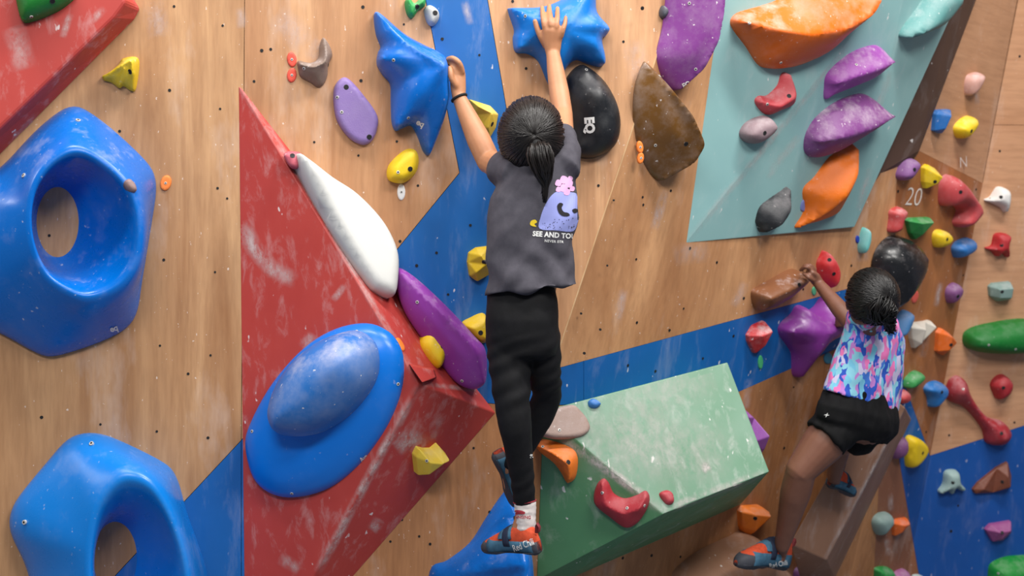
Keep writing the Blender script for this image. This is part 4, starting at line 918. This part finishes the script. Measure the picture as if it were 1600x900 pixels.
# legs and feet
hpL, knL, anL = P(796, 515, 4.14), P(804, 662, 4.11), P(820, 800, 4.19)
hpR, knR, anR = P(845, 515, 4.15), P(858, 622, 4.25), P(799, 722, 4.34)
b.tube(spl([P(793, 525, 4.13), P(797, 580, 4.125), P(801, 630, 4.115), P(806, 672, 4.12), P(813, 725, 4.15), P(820, 786, 4.19), anL], 16), rspl([.048, .046, .040, .035, .029, .024, .023], 16), 20)
b.tube(spl([P(846, 525, 4.15), P(850, 580, 4.19), P(854, 618, 4.25), P(840, 655, 4.285), P(812, 705, 4.33), P(801, 722, 4.345)], 16), rspl([.042, .038, .034, .032, .028, .024], 16), 20)
b.tube([anL, P(806, 842, 4.22), P(776, 850, 4.28)], [.026, .022, .014]); b.tube([anR, P(789, 740, 4.365), P(792, 765, 4.40)], [.022, .012, .008])
b.mesh('body', SK1, g1, .0036, 5)
face(g1, W1, R1m, .98)
hair(g1, hd1, fw1, up1, 1.02, Vector((.08, -1, -.12)), hairmat((20, 15, 13), .42), [P(839, 226, 3.985), P(843, 240, 3.965), P(849, 266, 3.97), P(853, 290, 3.985), P(851, 316, 3.995)], 1100, .036, rr=(.094, .100, .108), ntail=230)
band(g1, 'wristband', wrL.lerp(elL, .01), elL-wrL, .0235, .0042, plain((16, 16, 18), .8))
# tee
b = Blob()
b.rings([(P(826, 246, 4.11), P(866, 238, 4.11), .045), (P(806, 252, 4.11), P(888, 240, 4.11), .062), (P(793, 264, 4.11), P(896, 252, 4.11), .078), (P(779, 285, 4.11), P(898, 280, 4.11), .09), (P(766, 310, 4.11), P(903, 310, 4.11), .096),
         (P(763, 345, 4.11), P(906, 340, 4.11), .098), (P(762, 385, 4.11), P(897, 372, 4.11), .098), (P(761, 420, 4.12), P(896, 405, 4.12), .1), (P(758, 445, 4.12), P(901, 430, 4.12), .103), (P(757, 462, 4.12), P(905, 446, 4.12), .105)], 40, 2.3)
b.tube([P(822, 280, 4.10), shL, shL.lerp(elL, .34)], [.056, .058, .056], 18)
b.tube([P(860, 270, 4.10), shR, shR.lerp(elR, .25), shR.lerp(elR, .50)], [.058, .056, .050, .045], 18)
tee_d = lambda p, n: .009*noise.noise(Vector((p.x*9+p.z*5, p.y*9, p.z*4)))+.007*noise.noise(Vector((p.x*22-p.z*16, p.y*20, p.z*9)))+.0055*math.sin((p.x*1.2+p.z*.9)*44+3*noise.noise(p*6))*max(0, min(1, (1.78-p.z)*6))
TEE = cloth((82, 80, 88), .92, (70, 68, 76), 30)
tee = b.mesh('t_shirt', TEE, g1, .006, 4, tee_d)
bt = surf_bvh(tee)
LAV = plain((152, 160, 224), .8); PINK = plain((222, 170, 214), .8); BLK = plain((30, 28, 32), .85)
blobdecal('back_print', [(843, 357), (845, 338), (852, 320), (862, 305), (874, 298), (888, 300), (900, 303), (907, 316), (909, 330), (903, 344), (895, 361), (870, 360)], bt, LAV, tee)
blobdecal('print_curl', [(870, 322), (874, 317), (879, 319), (877, 325), (880, 331), (887, 333), (889, 337), (880, 338), (873, 333)], bt, BLK, tee, .0028)
blobdecal('print_eye', [(893, 328), (899, 326), (902, 330), (896, 333)], bt, BLK, tee, .0028)
for (x, y, s_) in [(872, 286, 5), (880, 281, 6), (888, 287, 6), (880, 294, 6), (890, 279, 4), (872, 296, 4), (885, 300, 5), (893, 295, 4)]:
    blobdecal('print_letter', [(x-s_, y+s_*.6), (x-s_*.4, y-s_), (x+s_, y-s_*.5), (x+s_*.5, y+s_)], bt, PINK, tee, .0022)
for i in range(46):
    x, y = random.uniform(847, 897), 357-abs(random.gauss(0, 7)); s_ = random.uniform(.4, .9)
    v = [(x+s_*math.cos(a*1.2566), y+s_*math.sin(a*1.2566)) for a in range(5)]
    if i == 0: sv, sf = [], []
    k_ = len(sv); sv += v; sf += [(k_, k_+1, k_+2), (k_, k_+2, k_+3), (k_, k_+3, k_+4)]
sp_ = decal('print_speckle', sv, sf, bt, BLK, tee, .0028)
if sp_: sp_['kind'] = 'stuff'
blobdecal('print_mark', [(828, 350), (830, 345), (836, 343), (839, 347), (835, 350), (838, 354), (831, 353)], bt, plain((232, 200, 40), .8), tee, .002)
lettering('SEE AND TOUR', bt, WHITE_P, tee, 832, 369, 8.5, 4, .035, .92, 1.05)
lettering('NEVER STR', bt, WHITE_P, tee, 851, 378, 4, 4, .03, 1.0, 1.15)
# leggings
b = Blob()
b.rings([(P(763, 440, 4.13), P(868, 440, 4.13), .075), (P(760, 470, 4.13), P(871, 468, 4.13), .085), (P(758, 500, 4.13), P(873, 500, 4.13), .095), (P(759, 530, 4.135), P(874, 530, 4.14), .095), (P(766, 556, 4.14), P(868, 556, 4.14), .08)], 36, 2.3)
for x in (794, 842): b.ell(P(x, 524, 4.105), (.056, .050, .075))
b.tube(spl([P(793, 525, 4.13), P(797, 580, 4.125), P(801, 630, 4.115), P(806, 672, 4.12), P(813, 725, 4.15), P(820, 786, 4.19)], 16), rspl([.067, .061, .053, .047, .039, .0325], 16), 20)
b.tube(spl([P(846, 525, 4.15), P(850, 580, 4.19), P(854, 618, 4.25), P(840, 655, 4.285), P(812, 705, 4.33), P(801, 722, 4.345)], 16), rspl([.058, .051, .045, .044, .038, .032], 16), 20)
def leg_d(p, n):
    d_ = .003*noise.noise(p*14)
    d_ += .003*math.sin((p.z*95+p.x*40)+3*noise.noise(p*9))*max(0, 1-abs(p.z-1.62)/.07)
    d_ += .0022*math.sin((p.z*120-p.x*70)+4*noise.noise(p*7))*(max(0, 1-abs(p.z-1.30)/.1)+max(0, 1-abs(p.z-1.02)/.06)+max(0, 1-abs(p.z-1.40)/.08))
    return d_
legm = cloth((20, 20, 23), .75, (14, 14, 16), 40)
leg1 = b.mesh('leggings', legm, g1, .0055, 10, leg_d)
bl1 = surf_bvh(leg1)
lettering('gs', bl1, WHITE_P, leg1, 826, 716, 7, 12, .02)
# sock
b = Blob(); b.tube(spl([P(820, 782, 4.19), P(821, 800, 4.19), P(822, 815, 4.19), P(822, 832, 4.195)], 10), rspl([.034, .0315, .030, .029], 10), 20, None, False)
sock = b.mesh('sock', cloth((222, 214, 210), .95, (205, 196, 192)), g1, .005, 3, wrinkle(38, .0028, (1, 1, 2.2)))
bsk = surf_bvh(sock)
REDP = plain((158, 44, 58), .8)
blobdecal('sock_logo', [(805, 798), (812, 797), (820, 800), (819, 803), (811, 803), (806, 804)], bsk, REDP, sock)
lettering('SINGING', bsk, REDP, sock, 805, 810, 5, 2, .02, .9)
band(g1, 'sock_cuff', P(820, 783.5, 4.19), P(820, 783, 4.19)-P(822, 800, 4.19), .0335, .0022, REDP)
# shoes
upv = Vector((0, -.15, 1))
sA = shoe(g1, P(846, 868, 4.165), P(757, 862, 4.315), Vector((-.05, -.25, 1)), .034)
sB = shoe(g1, P(766, 712, 4.33), P(798, 792, 4.44), Vector((.85, .25, .25)), .036)
def kids_bvh(sh):
    V_, F_ = [], []
    for c_ in sh.children:
        if c_.type == 'MESH':
            l = worldloc(c_); k_ = len(V_); V_ += [q.co+l for q in c_.data.vertices]; F_ += [tuple(i+k_ for i in p_.vertices) for p_ in c_.data.polygons]
    return BVHTree.FromPolygons(V_, F_)
lettering('Red Chili', kids_bvh(sA), WHITE_P, sA, 804, 862, 11, -20, .010, .60, 1.0)

# ------------------------------------------------------------------ climber in shorts
SK2 = skin((124, 82, 64))
Cc = lambda x, y, h: C.pt(x, y, h)
g2 = empty('person', Cc(1200, 890, .24)); tag(g2, 'climber in bright patterned tee and black shorts stepping onto the brown volume', 'person')
b = Blob()
hd2 = Cc(1361, 468, .44); fw2 = Vector((-.1, 1, .22)); up2 = Vector((-.1, -.2, 1))
W2, R2m = head(b, hd2, fw2, up2, .96)
b.tube([Cc(1362, 492, .42), Cc(1362, 515, .41)], [.036, .042])
b.tube([Cc(1361, 508, .40), Cc(1360, 540, .39), Cc(1352, 590, .39), Cc(1345, 630, .40), Cc(1336, 660, .41)], [(.080, .055), (.095, .065), (.085, .062), (.085, .065), (.09, .07)], 20, Vector((1, .4, 0)))
sL, eL, wL = Cc(1352, 490, .44), Cc(1332, 507, .34), Cc(1279, 443, .15)
b.tube(spl([Cc(1357, 515, .41), sL, sL.lerp(eL, .5), eL], 10), rspl([.045, .042, .037, .031], 10))
b.tube(spl([eL, eL.lerp(wL, .35), eL.lerp(wL, .7), wL], 10), rspl([.033, .032, .026, .020], 10))
b.tube([wL, Cc(1272, 433, .135), Cc(1266, 426, .125)], [(.020, .016), (.026, .016), (.028, .014)], 14, Vector((.6, 0, -.6)))
for q, r in [([(1268, 424, .125), (1262, 418, .13), (1256, 418, .115), (1251, 422, .10)], .008), ([(1270, 424, .115), (1264, 416, .115), (1257, 416, .10), (1253, 420, .085)], .008),
             ([(1272, 425, .105), (1267, 415, .10), (1260, 415, .085), (1256, 419, .07)], .0078), ([(1274, 427, .095), (1270, 417, .085), (1264, 416, .075), (1260, 419, .065)], .0072), ([(1270, 438, .14), (1264, 434, .14), (1260, 430, .128), (1256, 428, .118)], .0088)]:
    b.tube(spl([Cc(*t) for t in q], 9), rspl([r*1.1, r, r, r*.85], 9), 12)
sR, eR, wR = Cc(1385, 512, .40), Cc(1378, 505, .22), Cc(1336, 500, .13)
b.tube(spl([Cc(1370, 518, .40), sR, eR], 8), rspl([.044, .04, .032], 8)); b.tube(spl([eR, wR], 8), rspl([.032, .021], 8))
b.tube([wR, Cc(1322, 502, .13)], [(.022, .015), (.027, .014)], 12, Vector((0, 0, 1)))
for k_ in range(4): b.tube(spl([Cc(1322, 496+k_*4, .13), Cc(1314, 496+k_*4, .135), Cc(1307, 497+k_*4, .12)], 6), rspl([.0085, .008, .007], 6), 10)
b.tube(spl([Cc(1328, 492, .14), Cc(1320, 488, .145), Cc(1313, 488, .135)], 6), rspl([.009, .0085, .0075], 6), 10)
h2L, k2L, a2L = Cc(1318, 655, .41), Cc(1252, 734, .36), Cc(1222, 852, .29)
b.tube(spl([h2L, h2L.lerp(k2L, .5), k2L], 12), rspl([.082, .076, .055], 12), 20)
b.tube(spl([k2L, k2L.lerp(a2L, .3), k2L.lerp(a2L, .65), a2L], 12), rspl([.053, .055, .041, .029], 12), 20)
b.ell(k2L+Vector((-.006, -.002, .0)), (.047, .047, .056))
b.tube([a2L, Cc(1220, 872, .275), Cc(1190, 886, .268)], [.028, .019, .009])
h2R, k2R, a2R = Cc(1352, 665, .42), Cc(1312, 692, .33), Cc(1303, 745, .30)
b.tube(spl([h2R, k2R], 8), rspl([.075, .05], 8)); b.tube(spl([k2R, a2R], 8), rspl([.045, .027], 8)); b.tube([a2R, Cc(1308, 758, .295)], [.025, .014])
b.mesh('body', SK2, g2, .004, 5)
face(g2, W2, R2m, .96)
hair(g2, hd2, fw2, up2, 1.0, Vector((.45, -1, -.1)), hairmat((14, 12, 12), .4), [hd2+Vector((.05, -.10, -.008)), Cc(1377, 484, .53), Cc(1386, 500, .53), Cc(1393, 519, .52)], 900, .046, rr=(.090, .100, .100), ntail=260, curly=1.0, seed=5, tie=False)
b = Blob()
b.rings([(Cc(1345, 476, .42), Cc(1380, 486, .42), .044), (Cc(1338, 486, .41), Cc(1386, 498, .41), .055), (Cc(1334, 496, .40), Cc(1396, 512, .40), .068), (Cc(1329, 520, .39), Cc(1401, 528, .39), .078), (Cc(1318, 550, .39), Cc(1400, 558, .39), .086), (Cc(1308, 580, .39), Cc(1397, 590, .39), .088), (Cc(1303, 600, .395), Cc(1393, 618, .395), .09), (Cc(1299, 612, .40), Cc(1390, 640, .40), .092)], 40, 2.3)
b.tube([Cc(1362, 510, .41), sL, sL.lerp(eL, .38)], [.05, .050, .047], 18); b.tube([Cc(1370, 516, .40), sR, sR.lerp(eR, .35)], [.05, .05, .046], 18)
m, nt, bb = nodemat('patterned_fabric')
co = N(nt, 'ShaderNodeTexCoord').outputs['Object']
mp = N(nt, 'ShaderNodeMapping'); mp.inputs['Rotation'].default_value = (.3, .5, .2); mp.inputs['Scale'].default_value = (1.5, 1.5, .8); nt.links.new(co, mp.inputs[0])
ns = N(nt, 'ShaderNodeTexNoise'); ns.inputs['Scale'].default_value = 18; nt.links.new(mp.outputs[0], ns.inputs['Vector'])
mv = N(nt, 'ShaderNodeMix', data_type='RGBA'); mv.inputs[0].default_value = .10; nt.links.new(mp.outputs[0], mv.inputs[6]); nt.links.new(ns.outputs['Color'], mv.inputs[7])
vo_ = N(nt, 'ShaderNodeTexVoronoi'); vo_.inputs['Scale'].default_value = 36; nt.links.new(mv.outputs[2], vo_.inputs['Vector'])
sep = N(nt, 'ShaderNodeSeparateColor'); nt.links.new(vo_.outputs['Color'], sep.inputs[0])
rp = N(nt, 'ShaderNodeValToRGB'); rp.color_ramp.interpolation = 'CONSTANT'
cs = [(0, (40, 84, 190)), (.18, (120, 196, 226)), (.34, (232, 120, 184)), (.5, (206, 200, 232)), (.62, (64, 120, 214)), (.74, (190, 128, 206)), (.88, (140, 206, 226))]
e = rp.color_ramp.elements
while len(e) < len(cs): e.new(.5)
for i, (p_, c_) in enumerate(cs): e[i].position = p_; e[i].color = lin(c_)
nt.links.new(sep.outputs[0], rp.inputs[0]); nt.links.new(rp.outputs[0], bb.inputs['Base Color']); bb.inputs['Roughness'].default_value = .85
b.mesh('t_shirt', m, g2, .0065, 4, wrinkle(16, .006, (1, 1, .8)))
b = Blob()
b.rings([(Cc(1311, 600, .395), Cc(1374, 612, .395), .084), (Cc(1302, 615, .40), Cc(1386, 634, .40), .098), (Cc(1291, 632, .41), Cc(1390, 652, .41), .105), (Cc(1286, 652, .41), Cc(1388, 672, .41), .105), (Cc(1292, 676, .41), Cc(1374, 690, .41), .085)], 36, 2.2)
b.tube(spl([Cc(1322, 650, .41), Cc(1306, 668, .405), Cc(1289, 686, .395)], 8), rspl([.088, .086, .084], 8), 22, None, False)
b.tube([Cc(1356, 660, .42), Cc(1342, 684, .40)], [.075, .066], 20)
sho = b.mesh('shorts', cloth((15, 15, 17), .85, (11, 11, 12), 40), g2, .0065, 4, wrinkle(15, .007, (1.4, 1.4, .7)))
lettering('x', surf_bvh(sho), WHITE_P, sho, 1290, 652, 4, -30, .02, 1.5)
sC = shoe(g2, Cc(1229, 893, .27), Cc(1148, 887, .255), Vector((0, -.15, 1)), .036)
sD = shoe(g2, Cc(1293, 762, .29), Cc(1328, 776, .275), Vector((.1, -.3, 1)), .036)
lettering('Red Chili', kids_bvh(sC), WHITE_P, sC, 1203, 888, 8, -12, .012, .7)

# ------------------------------------------------------------------ lettering on holds
def eqmark(o, x, y, h, ang, body='eq', off=.03, stretch=1.0, mat=WHITE_P): lettering(body, surf_bvh(o), mat, o, x, y, h, ang, off, stretch, .95, .0012)
lettering('EQ', surf_bvh(blackhold), WHITE_P, blackhold, 910, 184, 19, 86, .055, .95, 1.0, .0015)
eqmark(star1, 648, 196, 10, 28)
eqmark(R1, 174, 522, 10, -18)
eqmark(disc, 566, 724, 9, -40, 'Ays')
eqmark(purplelong, 1069, 139, 9, -25, 'EQ')
CHALKL = plain((226, 214, 206), .9)
bw = BVHTree.FromPolygons([D.pt(*q) for q in ((1380, 230), (1540, 230), (1540, 500), (1380, 500))], [(0, 1, 2, 3)])
lettering('20', bw, CHALKL, wk, 1413, 320, 28, 4, -.012, .62, 1.0, .002, .25, False, 'chalk_number')
lettering('N', BVHTree.FromPolygons([D.pt(*q, .011) for q in ((1480, 200), (1540, 200), (1540, 300), (1480, 300))], [(0, 1, 2, 3)]), CHALKL, wk, 1500, 262, 16, -10, -.015, .7, 1.0, .002, .2, False, 'chalk_mark')

# ------------------------------------------------------------------ chalk smudges with their own shapes
def chalkmat():
    m, nt, b = nodemat('chalk_dust'); b.inputs['Base Color'].default_value = lin((226, 214, 212)); b.inputs['Roughness'].default_value = .95
    co = N(nt, 'ShaderNodeTexCoord').outputs['Object']
    at = N(nt, 'ShaderNodeAttribute'); at.attribute_name = 'fade'
    ns = ramp(nt, noisetex(nt, co, 28, 8, .75, (1, 1, .6)), [(.36, (0,)*3), (.66, (1,)*3)])
    mu = N(nt, 'ShaderNodeMath', operation='MULTIPLY'); nt.links.new(at.outputs['Fac'], mu.inputs[0]); nt.links.new(ns, mu.inputs[1]); nt.links.new(mu.outputs[0], b.inputs['Alpha'])
    return m
CHM = chalkmat()
def smudge(o, line, width, strength=.6, bv=None):
    bv = bv or surf_bvh(o); L_ = [np.array(q, float) for q in line]; n = max(6, int(sum(np.linalg.norm(b_-a_) for a_, b_ in zip(L_, L_[1:]))/5)); m_ = 9
    tt = np.linspace(0, len(L_)-1, n); c_ = np.stack([np.interp(tt, range(len(L_)), [q[j] for q in L_]) for j in (0, 1)], 1)
    g_ = np.gradient(c_, axis=0); g_ /= np.linalg.norm(g_, axis=1)[:, None]+1e-9; nr = np.stack([-g_[:, 1], g_[:, 0]], 1)
    V_, W_, idx = [], [], {}
    for i in range(n):
        for j in range(m_):
            t = j/(m_-1)*2-1; q = c_[i]+nr[i]*t*width; h = cast(bv, *q)
            if h: idx[i, j] = len(V_); V_.append(h[0]+h[1]*.0012); W_.append(strength*(1-t*t)**1.5*math.sin(math.pi*min(1, max(0, (i+.0)/(n-1))))**.6)
    F_ = [[idx[i, j], idx[i+1, j], idx[i+1, j+1], idx[i, j+1]] for i in range(n-1) for j in range(m_-1) if all(k_ in idx for k_ in ((i, j), (i+1, j), (i+1, j+1), (i, j+1)))]
    par = list(range(len(V_)))
    def fd(a):
        while par[a] != a: a = par[a]
        return a
    F_ = [f for f in F_ if max((V_[a]-V_[b_]).length for a in f for b_ in f) < .12]
    if not F_: return
    for f in F_:
        for q in f[1:]: par[fd(q)] = fd(f[0])
    cnt = {}
    for f in F_: cnt[fd(f[0])] = cnt.get(fd(f[0]), 0)+1
    big = max(cnt, key=cnt.get); F_ = [f for f in F_ if fd(f[0]) == big]
    us = sorted({i for f in F_ for i in f}); rm = {a: k_ for k_, a in enumerate(us)}; V_ = [V_[i] for i in us]; W_ = [W_[i] for i in us]; F_ = [[rm[i] for i in f] for f in F_]
    ob = mk('chalk_smudge', V_, F_, CHM, o); ob.location = -worldloc(o)
    at = ob.data.attributes.new('fade', 'FLOAT', 'POINT'); at.data.foreach_set('value', W_)
    return ob
for ln, wd_, st in [([(378, 345), (395, 385), (425, 420), (465, 440)], 16, .75), ([(520, 470), (540, 445)], 7, .7), ([(470, 545), (490, 520)], 10, .6), ([(372, 132), (470, 278), (560, 436), (652, 595)], 7, .55), ([(655, 602), (600, 700), (520, 850), (495, 895)], 9, .8), ([(615, 700), (640, 685), (665, 700)], 20, .8), ([(580, 830), (595, 810)], 12, .8), ([(658, 600), (770, 612)], 5, .5), ([(690, 650), (675, 690)], 9, .4), ([(435, 870), (470, 890)], 12, .5)]: smudge(rvol, ln, wd_, st)
for ln, wd_, st in [([(870, 680), (950, 735), (1040, 800)], 10, .95), ([(900, 700), (1000, 690), (1150, 720)], 70, .45), ([(1030, 800), (1110, 770), (1198, 738)], 9, .7), ([(950, 640), (1120, 590)], 40, .35), ([(1095, 735), (1110, 725)], 10, .9)]: smudge(gvol, ln, wd_, st)
for ln, wd_, st in [([(1074, 376), (1190, 236), (1330, 65)], 7, .5), ([(1195, 280), (1250, 210)], 8, .5), ([(1395, 110), (1345, 215)], 10, .35), ([(1360, 260), (1340, 330)], 8, .5)]: smudge(tvol, ln, wd_, st)
for ln, wd_, st in [([(20, 40), (40, 110)], 22, .5), ([(98, 60), (110, 20)], 7, .7), ([(140, 35), (165, 12)], 8, .5), ([(60, 180), (20, 215)], 10, .4)]: smudge(r2vol, ln, wd_, st)
for ln, wd_, st in [([(1285, 878), (1350, 760), (1412, 640)], 5, .6), ([(1320, 800), (1345, 760)], 14, .3)]: smudge(bvol, ln, wd_, st)
wb_ = {o.name: BVHTree.FromPolygons([pl.pt(*q) for q in ((-50, -50), (1700, -50), (1700, 950), (-50, 950))], [(0, 1, 2, 3)]) for o, pl in ((wl, B), (wc, C), (wk, D), (we, E))}
for o, ln, wd_, st in [(wl, [(240, 0), (250, 60)], 20, .5), (wl, [(430, 20), (480, 70)], 25, .4), (wl, [(500, 60), (490, 95)], 14, .5), (wl, [(375, 10), (378, 45)], 10, .5), (wl, [(990, 60), (1000, 130)], 22, .4), (wl, [(725, 0), (735, 40)], 8, .5),
                       (wc, [(1040, 295), (1030, 330), (1022, 360)], 9, .8), (wc, [(975, 450), (965, 500)], 9, .6), (wc, [(1165, 440), (1145, 480)], 10, .4), (wc, [(1110, 390), (1050, 400)], 20, .3), (wc, [(1350, 375), (1348, 410)], 10, .6), (wc, [(1170, 590), (1165, 640)], 8, .4), (wk, [(1470, 440), (1462, 480)], 6, .7), (wk, [(1447, 520), (1440, 560)], 8, .4), (wk, [(1385, 840), (1388, 870)], 6, .6), (wk, [(1390, 770), (1392, 800)], 6, .5), (wk, [(1404, 320), (1385, 420)], 6, .3), (wk, [(1525, 140), (1527, 165)], 5, .6)]:
    smudge(o, ln, wd_, st, wb_[o.name])
